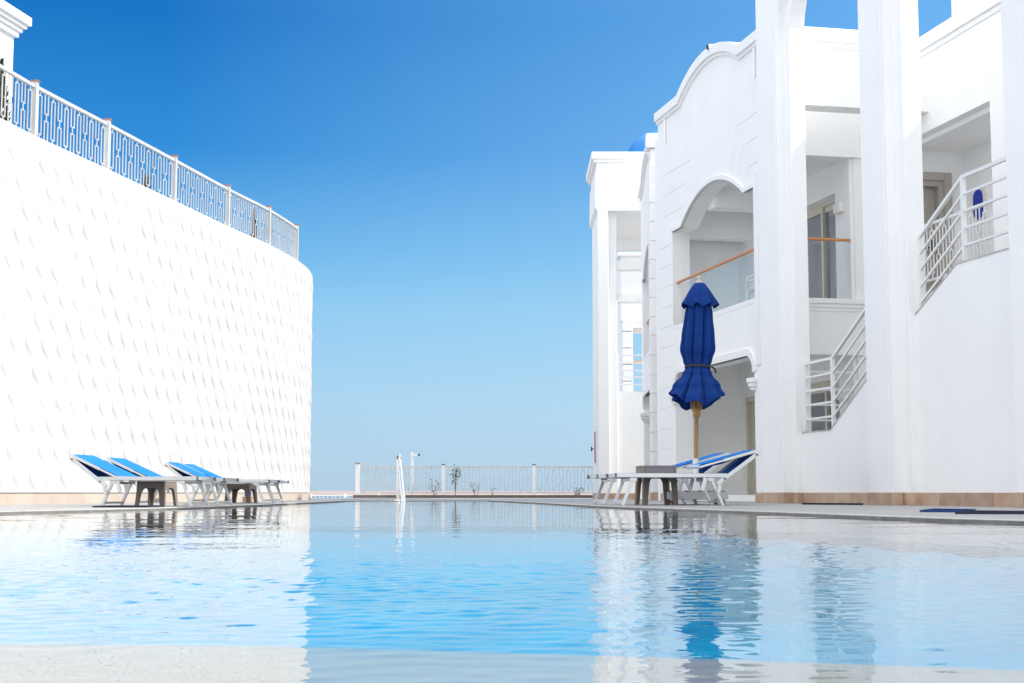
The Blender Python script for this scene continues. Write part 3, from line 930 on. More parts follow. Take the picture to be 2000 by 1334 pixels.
# ------------------------------------------------------------------ far portal
YP = 37.5
def px(x): return (x - 1000) / 2900 * YP * 1.004
def pz(y): return at_y(1200, y, YP)[1]
pt_ = thing("portal", "white square portal of beams and stepped piers closing the row of villas", "building", (3, 39, 0))
x0 = at_y(1170, 900, YP)[0]; x1 = at_y(1191, 900, YP)[0]; x2 = at_y(1207, 900, YP + .25)[0]
MB().box(x0, x1, YP, YP + 2.6, 0, 7.36).build("pier", PLASTER, pt_, bevel=.012)
MB().box(x1 - .02, x2, YP + .22, YP + 2.5, 0, pz(411)).build("pier", PLASTER, pt_, bevel=.012)
MB().box(x1 - .03, 4.9, YP + .02, YP + .6, pz(392), 7.7).build("lintel", PLASTER, pt_)
MB().box(x1 - .025, 4.9, YP + .222, YP + .6, pz(411), pz(391)).build("lintel", PLASTER, pt_)
MB().box(x0 - .02, 4.9, YP + .015, YP + 2.7, 7.35, 8.62).build("parapet", PLASTER, pt_)
cq = MB(); cq.box(x0 - .15, 4.9, YP - .12, YP + 2.8, 8.68, 8.86); cq.box(x0 - .1, 4.9, YP - .05, YP + 2.78, 8.6, 8.685)
cq.build("cornice", SMOOTH, pt_, bevel=.012)
MB().prism([(x0 + .01, 7.36), (x0 - .07, 7.42), (x0 - .05, 8.35), (x0 + .01, 8.35)], YP + .03, YP + 2.7).build("side_flare", SMOOTH, pt_, bevel=.01)
MB().box(x2 - .3, 4.9, YP + .5, YP + 5.0, pz(411) + .06, pz(411) + .25).build("ceiling", PLASTER, pt_)
MB().box(x2 - .3, 4.9, YP + 4.7, YP + 5.0, at_y(1230, 487, YP + 4.7)[1], pz(411) + .1).build("far_beam", PLASTER, pt_)
for ya, yb, yy, nm in ((508, 527, YP + .3, "cross_beam"), (573, 590, YP + .28, "cross_beam")):
    MB().box(x2 - .1, 4.9, yy, yy + .3, at_y(1230, yb, yy)[1], at_y(1230, ya, yy)[1]).build(nm, PLASTER, pt_, bevel=.01)
zl = at_y(1230, 765, YP + .35)[1]
MB().box(x2 - .1, 4.9, YP + .35, YP + .6, 0, zl).build("low_wall", PLASTER, pt_)
rl = MB()
for y in (694, 709, 724, 737, 751):
    rl.bar((x2 + .01, YP + .4, at_y(1230, y, YP + .4)[1]), (4.8, YP + .4, at_y(1230, y, YP + .4)[1]), .03, .035)
rl.bar((x2 + .03, YP + .4, zl), (x2 + .03, YP + .4, at_y(1230, 693, YP + .4)[1]), .05, .05, up=(0, 1, 0))
rl.build("railing", WMETAL, pt_)
MB().box(x0 - .02, x1 + .01, YP - .02, YP + 2.62, 0, .15).build("plinth", STONE, pt_)
MB().box(x1, x2 + .01, YP + .2, YP + 2.5, 0, .148).build("plinth", STONE, pt_)
MB().box(x2, 3.2, YP + .33, YP + .5, 0, .146).build("plinth", STONE, pt_)
# small hook rack on the pool side of the pier
hk = thing("hook_rack", "thin red rack with a black bracket on the farthest white pier", "rack", (x0 - .03, YP + 1.0, 1))
hx = x0 - .045
MB().bar((hx, YP + 1.0, at_y(1167, 905, YP + 1)[1]), (hx, YP + 1.0, at_y(1167, 843, YP + 1)[1]), .05, .03).build("board", RED, hk)
hb_ = MB(); zz = at_y(1166, 877, YP + 1)[1]
hb_.bar((hx - .09, YP + 1, zz), (hx - .03, YP + 1, zz), .03, .03); hb_.bar((hx - .09, YP + 1, zz - .06), (hx - .09, YP + 1, zz + .06), .03, .03, up=(1, 0, 0))
hb_.build("bracket", BLACK, hk)
# blue cupola
dm = thing("cupola", "small sky blue dome rising behind the white roofline", "dome", (3.9, YP + 2.6, 8.8))
dcx, dcz = at_y(1283, 317, YP + 3.2)
dr_ = 61 / 2900 * (YP + 3.2)
MB().lathe([(dr_ * math.cos(R(a)), dr_ * math.sin(R(a))) for a in range(-6, 91, 6)], (dcx, YP + 3.2, dcz), 40).build("dome_shell", DOME, dm)
MB().lathe([(dr_ * 1.05, 7.6 - dcz), (dr_ * 1.05, -.05), (dr_ * .9, -.02)], (dcx, YP + 3.2, dcz), 40).build("drum", PLASTER, dm)
# villa behind the portal
bv = thing("villa", "white villa wall glimpsed through the beams of the far portal", "building", (5, 45, 0))
YB = 44.0
fx = at_y(1214, 700, YB)[0]; qx0 = at_y(1216, 700, YB)[0]; qx1 = at_y(1236, 700, YB)[0]
MB().box(fx, 9, YB, YB + .4, at_y(1230, 628, YB)[1], at_y(1230, 500, YB)[1]).build("wall", PLASTER, bv)
MB().box(fx - .1, 9, YB - .08, YB + .5, at_y(1230, 500, YB)[1], at_y(1230, 500, YB)[1] + .12).build("coping", SMOOTH, bv)
MB().box(qx1 - .02, 9, YB + .01, YB + 1.6, at_y(1230, 640, YB)[1], at_y(1230, 627, YB)[1]).build("ceiling", PLASTER, bv)
qn = MB(); z = .0
while z < 5.2:
    z2 = min(z + .47, 5.3); qn.box(qx0, qx1, YB - .05, YB + .4, z, z2); z = z2 + .025
qn.build("quoins", PLASTER, bv, bevel=.008)
MB().box(fx, 9, YB + .03, YB + .3, 0, 2.9).build("low_wall", PLASTER, bv)
r2 = MB()
for y, m_ in ((708, COPPER),):
    zz = at_y(1245, y, YB + .1)[1]; r2.tube([(qx1 - .02, YB + .1, zz), (9, YB + .1, zz)], .045, 8)
r2.build("handrail", COPPER, bv)
MB().box(qx0 + .05, qx1 - .02, YB + .35, YB + 7, 0, at_y(1230, 502, YB)[1]).build("side_wall", PLASTER, bv)

# ------------------------------------------------------------------ far fence and things by it
YF = 45.6
ff = thing("fence", "white fence of interlocking rectangles between posts at the far end of the deck", "fence", (-1, YF, 0))
fposts = [at_y(x, 900, YF)[0] for x in (699, 866, 1043)] + [at_y(1043 + 177, 900, YF)[0]]
for k, X in enumerate(fposts):
    w = .13 if k == 0 else .09
    p_ = MB().box(X - w / 2, X + w / 2, YF - .045, YF + .045, .09, 1.0 + (.04 if k == 0 else 0)).build("post", WMETAL, ff)
    zt = 1.0 + (.04 if k == 0 else 0)
    MB().box(X - w / 2 - .01, X + w / 2 + .01, YF - .06, YF + .06, zt, zt + .035).build("post_cap", CAP if k == 0 else DALU, p_)
for a, b in zip(fposts, fposts[1:]):
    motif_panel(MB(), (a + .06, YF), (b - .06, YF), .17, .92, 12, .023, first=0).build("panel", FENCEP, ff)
tr = MB(); tr.box(fposts[0], fposts[-1], YF - .028, YF + .028, .92, .965); tr.box(fposts[0], fposts[-1], YF - .02, YF + .02, .145, .175)
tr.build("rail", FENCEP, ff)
MB().box(fposts[0] - .13, 3.4, YF - .12, YF + .12, .0, .088).build("kerb", DULLSTONE, ff)
cp = thing("camera_pole", "slim white post with a small surveillance camera behind the far fence", "pole", (at_y(805, 900, YF + 1.6)[0], YF + 1.6, 0))
X, zt = at_y(805, 884, YF + 1.6)
MB().box(X - .04, X + .04, YF + 1.56, YF + 1.64, 0, zt).build("post", WMETAL, cp, bevel=.006)
zc = at_y(805, 888.5, YF + 1.6)[1]
MB().bar((X + .04, YF + 1.55, zc), (X + .2, YF + 1.5, zc + .0), .06, .055).build("camera_body", WMETAL, cp)
MB().bar((X + .2, YF + 1.5, zc), (X + .24, YF + 1.485, zc), .065, .062).build("lens_hood", BLACK, cp)

def shrub(name, label, x, y, z, h, w, leaves, stems, lm, group=None, leaf=.03, seed=1):
    rnd = random.Random(seed)
    t = thing(name, label, "plant", (x, y, z), group)
    sm_, lv = MB(), MB()
    for s_ in range(stems):
        ang = rnd.uniform(0, 6.28); top = Vector((x + math.cos(ang) * w * rnd.uniform(.2, 1), y + math.sin(ang) * w * .6, z + h * rnd.uniform(.65, 1)))
        b0 = Vector((x, y, z)); mid = b0.lerp(top, .5) + Vector((rnd.uniform(-.1, .1) * w, 0, 0))
        sm_.tube([b0, mid, top], [.012, .008, .003], 5)
        tips = [top]
        for b_ in range(4):
            f = rnd.uniform(.35, .9); o0 = b0.lerp(top, f)
            tip = o0 + Vector((rnd.uniform(-.5, .5) * w, rnd.uniform(-.3, .3) * w, rnd.uniform(.05, .25) * h))
            sm_.tube([o0, tip], [.005, .002], 4); tips.append(tip)
        for tp_ in tips:
            for q in range(max(1, leaves // (stems * 5))):
                c = tp_ + Vector((rnd.gauss(0, .06 * h), rnd.gauss(0, .05 * h), rnd.gauss(0, .05 * h)))
                a = Vector((rnd.uniform(-1, 1), rnd.uniform(-1, 1), rnd.uniform(-1, 1))).normalized()
                b2 = a.cross(Vector((rnd.uniform(-1, 1), rnd.uniform(-1, 1), .3))).normalized()
                L = leaf * rnd.uniform(.6, 1.3)
                lv.add([c - a * L, c + b2 * L * .4, c + a * L, c - b2 * L * .4], [(0, 1, 2, 3)])
    sm_.build("stem", TWIG, t)
    if lv.v: lv.build("foliage", lm, t)
    return t
def fpos(xp, Y): return at_y(xp, 960, Y)[0]
G1 = "scrubby plants behind the far fence"
shrub("shrub", "leafy olive green sapling just right of the second fence post", fpos(889, 47.0), 47.0, -.05, 1.0, .22, 170, 3, LEAF, G1, .04, 3)
shrub("shrub", "thin half bare bush left of the second fence post", fpos(849, 46.8), 46.8, -.05, .68, .28, 50, 4, LEAF, G1, .03, 9)
shrub("shrub", "nearly leafless twiggy plant in the middle of the third fence bay", fpos(931, 47.2), 47.2, -.05, .6, .25, 10, 4, LEAF, G1, .025, 12)
shrub("shrub", "short sparse sprig in the fence bay before the third post", fpos(962, 47.0), 47.0, -.05, .4, .15, 12, 2, LEAF, G1, .025, 15)
shrub("shrub", "small round green plant by the fence next to the villas", fpos(1127, 47.0), 47.0, -.05, .38, .25, 60, 5, LEAF, G1, .035, 21)
lf_ = thing("fence", "low white fence far down by the blue sea on the left", "fence", (-7.5, 62, -1.2))
la, lb = at_y(560, 970, 62)[0], at_y(745, 970, 62)[0]
lt = at_y(650, 967, 62)[1]
motif_panel(MB(), (la, 62), (lb, 62), lt - .95, lt - .03, 15, .03).build("panel", WMETAL, lf_)
MB().box(la, lb, 61.97, 62.03, lt - .04, lt).build("rail", WMETAL, lf_)
for xx in (607, 674, 740):
    Xp = at_y(xx, 970, 62)[0]
    MB().box(Xp - .05, Xp + .05, 61.94, 62.06, -1.2, lt + .06).build("post", WMETAL, lf_)

# terrace planting seen through the left railing
def cypress(x, y, z, h, w, label, seed):
    rnd = random.Random(seed)
    t = thing("cypress", label, "tree", (x, y, z), "dark evergreens on the terrace")
    MB().tube([(x, y, z), (x, y, z + h * .8)], [.03, .008], 6).build("trunk", TWIG, t)
    lv = MB()
    for i in range(900):
        f = rnd.random() ** 1.2
        r = w * (1 - f) ** .7 * (.5 + .5 * rnd.random())
        a = rnd.uniform(0, 6.28)
        c = Vector((x + r * math.cos(a), y + r * math.sin(a), z + .08 + f * (h - .08)))
        d = Vector((math.cos(a) * .4 + rnd.uniform(-.3, .3), math.sin(a) * .4 + rnd.uniform(-.3, .3), 1)).normalized()
        e = d.cross(Vector((rnd.uniform(-1, 1), rnd.uniform(-1, 1), .1))).normalized()
        lv.add([c - d * .04, c + e * .014, c + d * .05, c - e * .014], [(0, 1, 2, 3)])
    lv.build("crown", DLEAF, t)
def tpos(xp, yp, Y):
    X, z = at_y(xp, yp, Y); return X, Y, z
x_, y_, z_ = tpos(497, 408, 29.8); cypress(x_, y_, 5.05, z_ - 5.05, .07, "narrow dark cypress behind the railing near its curved end", 4)
x_, y_, z_ = tpos(4, 118, 20.4); cypress(x_ - .0, y_, 5.05, z_ - 5.05, .16, "bushy dark evergreen behind the railing at the white corner building", 8)
yu = thing("yucca", "dark spiky plant leaning behind the middle of the terrace railing", "plant", (at_y(283, 340, 24.6)[0], 24.6, 5.05))
lv = MB()
for i in range(22):
    a = random.uniform(-.25, .55); b_ = random.uniform(-.3, .3)
    base = Vector((at_y(281, 340, 24.6)[0], 24.6, 5.05 + random.uniform(0, .2)))
    d = Vector((a * .3 + .06, b_ * .3, random.uniform(.35, .6))) * random.uniform(.45, .7)
    s_ = Vector((-d.z, 0, d.x)).normalized() * .016
    lv.add([base - s_, base + d * .5 - s_ * 1.2, base + d, base + d * .5 + s_ * 1.2, base + s_], [(0, 1, 2, 3, 4)])
lv.build("leaves", DLEAF, yu)

# ------------------------------------------------------------------ pool handrail at the far edge
ph = thing("pool_handrail", "polished steel handrail sloping down into the pool at the far edge", "handrail", (at_y(777, 978, 29.6)[0], 29.6, 0))
for a, b, Ya, Yb, nm in (((776.5, 896), (776, 979.5), 29.4, 29.4, "post"), ((780.5, 892), (779.5, 980), 29.0, 29.0, "post"),
                         ((781.5, 889), (790.5, 983), 29.2, 27.4, "rail"), ((778.5, 905), (786, 983), 29.2, 27.4, "rail")):
    pa_, pb_ = at_y(*a, Ya), at_y(*b, Yb)
    MB().tube([(pa_[0], Ya, pa_[1]), (pb_[0], Yb, max(pb_[1], -.03))], .023, 10).build(nm, CHROME, ph)
pa_, pb_ = at_y(776.5, 896, 29.4), at_y(781.5, 889, 29.2)
MB().tube([(pa_[0], 29.4, pa_[1]), (pa_[0] + .01, 29.33, pb_[1]), (pb_[0], 29.2, pb_[1])], .023, 10).build("elbow", ALU, ph)
for xx, yy in ((776, 29.4), (779.5, 29.0)):
    MB().lathe([(.06, 0), (.06, .02), (.03, .03)], (at_y(xx, 979, yy)[0], yy, .001), 16).build("base_flange", CHROME, ph)

# ------------------------------------------------------------------ sun loungers
def make_lounger(label, shade_deg):
    t = thing("sun_lounger", label, "sun lounger", (0, 0, 0), "blue sun loungers beside the pool")
    W, SZ = .66, .385
    f = MB()
    for y in (.02, W - .02):
        f.bar((0, y, SZ), (1.46, y, SZ), .032, .052)
    f.bar((.018, 0.03, SZ), (.018, W - .03, SZ), .032, .05)
    f.bar((1.44, 0.03, SZ - .01), (1.44, W - .03, SZ - .01), .025, .03)
    fr = f.build("frame", ALU, t, bevel=.004)
    for y in (.02, W - .02):
        MB().bar((-.022, y, SZ), (.003, y, SZ), .036, .056).build("end_cap", DALU, fr, bevel=.006)
    # seat sling with a little sag
    sl = MB(); vs, fs = [], []
    NXs, NYs = 20, 8
    for i in range(NXs + 1):
        for j in range(NYs + 1):
            x = .03 + 1.38 * i / NXs; y = .025 + (W - .05) * j / NYs
            sag = .02 * math.sin(math.pi * i / NXs) * math.sin(math.pi * j / NYs)
            vs.append((x, y, SZ + .029 - sag))
    for i in range(NXs):
        for j in range(NYs):
            a = i * (NYs + 1) + j
            fs.append((a, a + 1, a + NYs + 2, a + NYs + 1))
    n0 = len(vs)
    sl.add(vs, fs, True); sl.add([(p[0], p[1], p[2] - .004) for p in vs], fs, True)
    sl.build("seat_sling", SLING, t)
    # legs: front pair leans to the foot, rear pair to the head
    for (xt, xb) in ((.22, .08), (1.24, 1.40)):
        for y in (.035, W - .035):
            MB().bar((xt, y, SZ - .03), (xb, y, .0), .026, .042, up=(1, 0, .3)).build("leg", ALU, t, bevel=.004)
        cb = MB()
        fz = .13
        xm = xb + (xt - xb) * fz
        cb.bar((xm, .03, SZ * fz), (xm, W - .03, SZ * fz), .022, .03)
        xm = xb + (xt - xb) * .85
        cb.bar((xm, .03, SZ * .85), (xm, W - .03, SZ * .85), .022, .03)
        cb.build("stretcher", ALU, t)
        for y in (.035, W - .035):
            MB().box(xt - .045, xt + .045, y - .02, y + .02, SZ - .075, SZ - .027).build("bracket", ALU, t, bevel=.005)
    # backrest
    A = R(36)
    ca, sa = math.cos(A), math.sin(A)
    p0 = Vector((1.33, 0, SZ - .1)); L = .69
    def bp(s_, y, off=0): return Vector((p0.x + ca * s_ - sa * off, y, p0.z + sa * s_ + ca * off))
    b = MB()
    for y in (-.012, W + .012):
        b.bar(bp(-.02, y), bp(L, y), .026, .05, up=(-sa, 0, ca))
    b.bar(bp(L - .015, -.01), bp(L - .015, W + .01), .025, .05, up=(-sa, 0, ca))
    bk = b.build("backrest", ALU, t, bevel=.004)
    def sheet(fn, na, nbb):
        m_ = MB(); v_ = [fn(i / na, j / nbb) for i in range(na + 1) for j in range(nbb + 1)]
        f_ = [(i * (nbb + 1) + j, i * (nbb + 1) + j + 1, (i + 1) * (nbb + 1) + j + 1, (i + 1) * (nbb + 1) + j) for i in range(na) for j in range(nbb)]
        m_.add(v_, f_, True)
        return m_
    sheet(lambda a, c: bp(.17 + (L - .2) * a, .0 + W * c, -.012 + .01 * math.sin(math.pi * a) * math.sin(math.pi * c)), 10, 6).build("back_sling", SLING, bk)
    # sunshade: a second frame hinged at the top of the back, folded down over the seat
    B = R(shade_deg)
    cb_, sb_ = math.cos(B), math.sin(B)
    ht = bp(L - .02, 0, .03)
    LS = .80
    def hp(s_, y, off=0): return Vector((ht.x - cb_ * s_ + sb_ * off * 0, y, ht.z - sb_ * s_ + off))
    h = MB()
    for y in (.005, W - .005):
        h.bar(hp(-.01, y), hp(LS * .58, y), .024, .036, up=(0, 0, 1))
        h.bar(hp(LS * .58, y), hp(LS, y), .018, .026, up=(0, 0, 1))
    h.bar(hp(LS, .0), hp(LS, W), .018, .026)
    sd = h.build("sunshade", ALU, t, bevel=.003)
    sheet(lambda a, c: hp(LS * a, .012 + (W - .024) * c, .022 - .075 * math.sin(math.pi * a) * math.sin(math.pi * c) + .006 * math.sin(c * 19 + 2 * a) * a), 14, 14).build("shade_sling", SLING, sd)
    lc = MB()
    for j in range(9):
        y = .05 + (W - .1) * j / 8
        lc.bar(hp(LS - .02, y, .03), hp(LS + .012, y + .03, .012), .012, .008)
    lc.build("lacing", WSTITCH, sd)
    # adjuster plates under the rail
    for y in (-.005, W + .005):
        MB().bar((1.16, y, SZ - .03), (1.12, y, SZ - .19), .014, .05, up=(1, 0, 0)).build("adjuster", ALU, t)
        MB().bar((1.36, y, SZ - .06), (1.33, y, SZ - .22), .014, .045, up=(1, 0, 0)).build("adjuster", ALU, t)
    for y in (-.03, W + .03):
        for s_ in (.1, L - .06):
            q = bp(s_, y); MB().lathe([(.0, -.012), (.016, -.012), (.016, .012), (0, .012)], q, 10).build("bolt", DALU, bk)
    return t

lounger0 = make_lounger("blue sun lounger nearest the pool beside the parasol", 15.5)
lounger1 = make_lounger("blue sun lounger by the relief wall", 24)
def place_lounger(o, label, corner, rot, scale, mirror=False):
    o["label"] = label
    o.rotation_euler = (0, 0, rot)
    o.scale = (scale,) * 3
    o.location = (*corner, 0)
    return o
# right pair: the corner is the foot end of the rail nearer the camera
def gx(xp, Z): return (xp - 1000) / 2900 * Z
place_lounger(lounger0, "blue sun lounger at the pool edge in front of the parasol trolley", (gx(1204, 19.1), 19.1), R(7), 1.0)
l2 = copy_tree(lounger0)
place_lounger(l2, "blue sun lounger behind the parasol trolley on the right deck", (gx(1168, 20.5), 20.5), R(9), 1.0)
# left four: foot end towards the pool's axis; local y = .66 side faces the camera after the half turn
def left_spot(xp, Z, rot, sc_):
    # near foot corner at (gx, Z); local near side is y = W after rotation by 180 + rot
    w = .66 * sc_
    a = math.pi + rot
    nx, ny = gx(xp, Z), Z
    ox = nx - (-math.sin(a)) * w
    oy = ny - (math.cos(a)) * w
    return (ox, oy), a, sc_
for xp, Z, rr, sc_, lab in ((386, 17.6, R(-11), .86, "blue sun lounger on the dark mat, nearest of the four by the relief wall"),
                            (438, 19.3, R(-9), .86, "blue sun lounger shaded by its neighbour, second from the near end by the relief wall"),
                            (526, 22.9, R(-7), .88, "blue sun lounger third along the relief wall, in front of the far table"),
                            (546, 24.3, R(-7), .88, "blue sun lounger farthest along the relief wall, behind the far table")):
    c, a, s_ = left_spot(xp, Z, rr, sc_)
    o = lounger1 if xp == 386 else copy_tree(lounger1)
    place_lounger(o, lab, c, a, s_)

# ------------------------------------------------------------------ rattan side tables
def make_table(label):
    t = thing("side_table", label, "table", (0, 0, 0), "taupe side tables between loungers")
    S, H = .45, .525
    tp_ = MB(); tp_.box(-S / 2, S / 2, -S / 2, S / 2, H - .03, H)
    for sx in (-1, 1):
        tp_.box(sx * (S / 2 - .012) - .012, sx * (S / 2 - .012) + .012, -S / 2 + .001, S / 2 - .001, H - .15, H - .029)
        tp_.box(-S / 2 + .025, S / 2 - .025, sx * (S / 2 - .0125) - .012, sx * (S / 2 - .0125) + .012, H - .15, H - .0285)
    tp_.build("tabletop", TAUPE, t, bevel=.008)
    for sx in (-1, 1):
        for sy in (-1, 1):
            lg = MB()
            n = 8
            o0 = [(sx * (S / 2 + .02 * (1 - z / (H - .14))), z) for z in (0, H - .14)]
            w0, w1 = .065, .085
            vs = []
            for k in range(n + 1):
                z = (H - .14) * k / n
                e = S / 2 - .001 + .018 * (1 - k / n)
                w = w0 + (w1 - w0) * k / n + (.06 * max(0, (k - n + 2) / 2) ** 2 if k > n - 2 else 0)
                for (a, b_) in ((e, e), (e - w, e), (e - w, e - .02), (e - .02, e - .02), (e - .02, e - w), (e, e - w)):
                    vs.append((sx * a, sy * b_, z))
            fs = [(k * 6 + i, k * 6 + (i + 1) % 6, (k + 1) * 6 + (i + 1) % 6, (k + 1) * 6 + i) for k in range(n) for i in range(6)]
            fs += [tuple(range(6)), tuple(range(n * 6, n * 6 + 6))]
            lg.add(vs, fs)
            lg.build("leg", TAUPE, t)
    return t
tab = make_table("taupe rattan side table rising above the pair of loungers beside the parasol")
tab.location = (gx(1280, 20.05), 20.05, 0); tab.rotation_euler = (0, 0, R(9))
for xp, Z, s_, rr, lab in ((310, 18.45, .8, -14, "taupe side table between the two nearer loungers by the relief wall"),
                           (474, 23.8, .86, -8, "taupe side table between the two farther loungers by the relief wall")):
    o = copy_tree(tab); o["label"] = lab
    o.location = (gx(xp, Z), Z, 0); o.scale = (s_, s_, .58); o.rotation_euler = (0, 0, R(rr))

# ------------------------------------------------------------------ parasol and its trolley
ZP = 20.45
bx0, tx0 = gx(1355.5, ZP), gx(1370, ZP)
pb = thing("parasol_trolley", "white wheeled tray filled with pebbles holding the parasol sleeve", "trolley", (bx0, ZP, 0))
S = .39
tr_ = MB()
for sx in (-1, 1):
    tr_.box(bx0 + sx * S - .012, bx0 + sx * S + .012, ZP - S, ZP + S, .075, .175)
    tr_.box(bx0 - S + .012, bx0 + S - .012, ZP + sx * (S - .012) - .012, ZP + sx * (S - .012) + .012, .075, .1748)
tr_.box(bx0 - S + .01, bx0 + S - .01, ZP - S + .02, ZP + S - .02, .07, .09)
tr_.build("tray", WMETAL, pb, bevel=.006)
pe = MB(); NP = 26
vs = [(bx0 - S + .02 + (2 * S - .04) * i / NP, ZP - S + .03 + (2 * S - .06) * j / NP, .165 + .03 * random.random()) for i in range(NP + 1) for j in range(NP + 1)]
pe.add(vs, [(i * (NP + 1) + j, i * (NP + 1) + j + 1, (i + 1) * (NP + 1) + j + 1, (i + 1) * (NP + 1) + j) for i in range(NP) for j in range(NP)])
pe.build("pebbles", PEBBLE, pb)
ax_ = (Vector((tx0, ZP, 3.2)) - Vector((bx0, ZP, .1))).normalized()
def pole_at(z): return Vector((bx0, ZP, .1)) + ax_ * ((z - .1) / ax_.z)
sv = MB(); sv.tube([pole_at(.16), pole_at(.27), pole_at(.3), pole_at(.63)], [.1, .06, .042, .042], 16)
sv.build("sleeve", WMETAL, pb)
for sx in (-1, 1):
    for sy in (-1, 1):
        c = Vector((bx0 + sx * (S - .06), ZP + sy * (S - .06), .036))
        w = MB()
        kk = 16
        for yy0, yy1 in ((-.014, .014),):
            v_ = [c + Vector((.035 * math.cos(2 * math.pi * i / kk), yy, .035 * math.sin(2 * math.pi * i / kk))) for yy in (yy0, yy1) for i in range(kk)]
            w.add(v_, [tuple(range(kk)), tuple(range(kk, 2 * kk))] + [(i, (i + 1) % kk, kk + (i + 1) % kk, kk + i) for i in range(kk)])
        ca_ = MB(); ca_.bar(c + Vector((0, -.02, .0)), c + Vector((0, -.02, .04)), .03, .006, up=(0, 1, 0)); ca_.bar(c + Vector((0, .02, .0)), c + Vector((0, .02, .04)), .03, .006, up=(0, 1, 0))
        co = ca_.build("caster", DALU, pb)
        w.build("wheel", RED, co)
pa = thing("parasol", "tall furled navy blue parasol tied with a black strap on a wooden pole", "parasol", tuple(pole_at(.2)))
MB().tube([pole_at(.2), pole_at(3.02)], .027, 14).build("pole", WOOD, pa)
hb2 = MB()
for z, r in ((1.23, .03), (1.25, .055), (1.29, .06), (1.31, .045), (1.34, .06), (1.38, .058), (1.40, .035)):
    pass
hc = pole_at(1.2)
hb2.lathe([(.028, 0), (.05, .01), (.055, .045), (.045, .06), (.062, .085), (.064, .125), (.05, .135), (.03, .14)], hc, 20)
hub = hb2.build("hub", mat("honey_wood", (.48, .26, .05), .4, var=.2, vscale=20), pa)
ribs = MB()
for k in range(8):
    w = 2 * math.pi * (k + .3) / 8
    o0 = Vector((math.cos(w), math.sin(w), 0))
    ribs.bar(hc + o0 * .062 + Vector((0, 0, .1)), hc + o0 * .085 + Vector((0, 0, .42)), .02, .028, up=o0)
ribs.build("ribs", WOOD, pa)
fn = MB()
ft = pole_at(3.0)
fn.lathe([(.056, 0), (.058, .02), (.048, .03), (.05, .075), (.04, .09), (.018, .1), (.016, .11), (.03, .125), (.032, .145), (.018, .165), (0, .17)], ft, 20)
fn.build("finial", PALEWOOD, pa)

def interp(tbl, z):
    for (z0, a), (z1, b_) in zip(tbl, tbl[1:]):
        if z0 >= z >= z1:
            t = (z0 - z) / (z0 - z1); t = t * t * (3 - 2 * t)
            return a + (b_ - a) * t
    return tbl[-1][1]
RAD = [(3.04, .07), (2.85, .15), (2.6, .18), (2.3, .205), (2.14, .215), (1.97, .18), (1.885, .158), (1.79, .19), (1.62, .30), (1.45, .40), (1.28, .44)]
AMP = [(3.04, .03), (2.8, .15), (2.4, .24), (2.1, .28), (1.95, .22), (1.885, .1), (1.7, .26), (1.5, .22), (1.28, .18)]
NT, NZ = 224, 110
cv = MB(); vs = []
for i in range(NZ + 1):
    f = i / NZ
    for j in range(NT):
        th = 2 * math.pi * j / NT
        lob = 2 * abs(math.cos(4 * th + .45 + .3 * math.sin(3 * f + th) + .2 * math.sin(2 * th))) ** .6 - 1.1
        hem = 1.43 + .03 * math.cos(8 * th + .9 + .5 * math.sin(3 + th)) + .085 * math.cos(2 * th) - .02 * math.sin(th)
        z = 3.04 + (hem - 3.04) * f
        r = interp(RAD, z); am = interp(AMP, z)
        fold = lob * (.75 + .25 * math.sin(2 * th + .6)) + .2 * math.cos(11 * th + 2.3 + 2.2 * f) + .1 * math.cos(19 * th + 6 * f)
        sharp = math.copysign(abs(fold) ** .75, fold)
        r2_ = r * (1 + am * sharp - am * .45)
        th2 = th + .16 * am * math.sin(8 * th + .9 + 2 * f)
        c = pole_at(z)
        vs.append(c + Vector((r2_ * math.cos(th2), r2_ * math.sin(th2), 0)))
cv.add(vs, [(i * NT + j, i * NT + (j + 1) % NT, (i + 1) * NT + (j + 1) % NT, (i + 1) * NT + j) for i in range(NZ) for j in range(NT)], True)
can = cv.build("canopy", CANVAS, pa)
sol = can.modifiers.new("cloth_thickness", 'SOLIDIFY'); sol.thickness = .004
vl = MB(); vs = []
NV = 26
for i in range(NV + 1):
    f = i / NV
    for j in range(NT):
        th = 2 * math.pi * j / NT
        hem = 2.735 + .025 * math.cos(8 * th + 2.1)
        z = 3.06 + (hem - 3.06) * f
        r = .068 + .165 * f ** .85
        w = math.cos(8 * th + 2.1) * .5 + .5 * math.cos(5 * th + .4)
        r2_ = r * (1 + .26 * f ** 1.4 * w)
        c = pole_at(z)
        vs.append(c + Vector((r2_ * math.cos(th), r2_ * math.sin(th), .012 * math.sin(math.pi * f))))
vl.add(vs, [(i * NT + j, i * NT + (j + 1) % NT, (i + 1) * NT + (j + 1) % NT, (i + 1) * NT + j) for i in range(NV) for j in range(NT)], True)
vo_ = vl.build("vent_flap", CANVAS, pa)
sol = vo_.modifiers.new("cloth_thickness", 'SOLIDIFY'); sol.thickness = .004
stp = MB(); vs = []
for z in (1.905, 1.87):
    for j in range(64):
        th = 2 * math.pi * j / 64
        c = pole_at(z); r = .176 + .004 * math.cos(6 * th)
        vs.append(c + Vector((r * math.cos(th), r * math.sin(th), .02 * math.cos(th + 2))))
stp.add(vs, [(j, (j + 1) % 64, 64 + (j + 1) % 64, 64 + j) for j in range(64)], True)
q = pole_at(1.89)
stp.tube([q + Vector((.19, -.03, .0)), q + Vector((.23, -.05, -.03)), q + Vector((.245, -.06, -.09))], [.014, .012, .01], 6)
stp.build("strap", BLACK, pa)

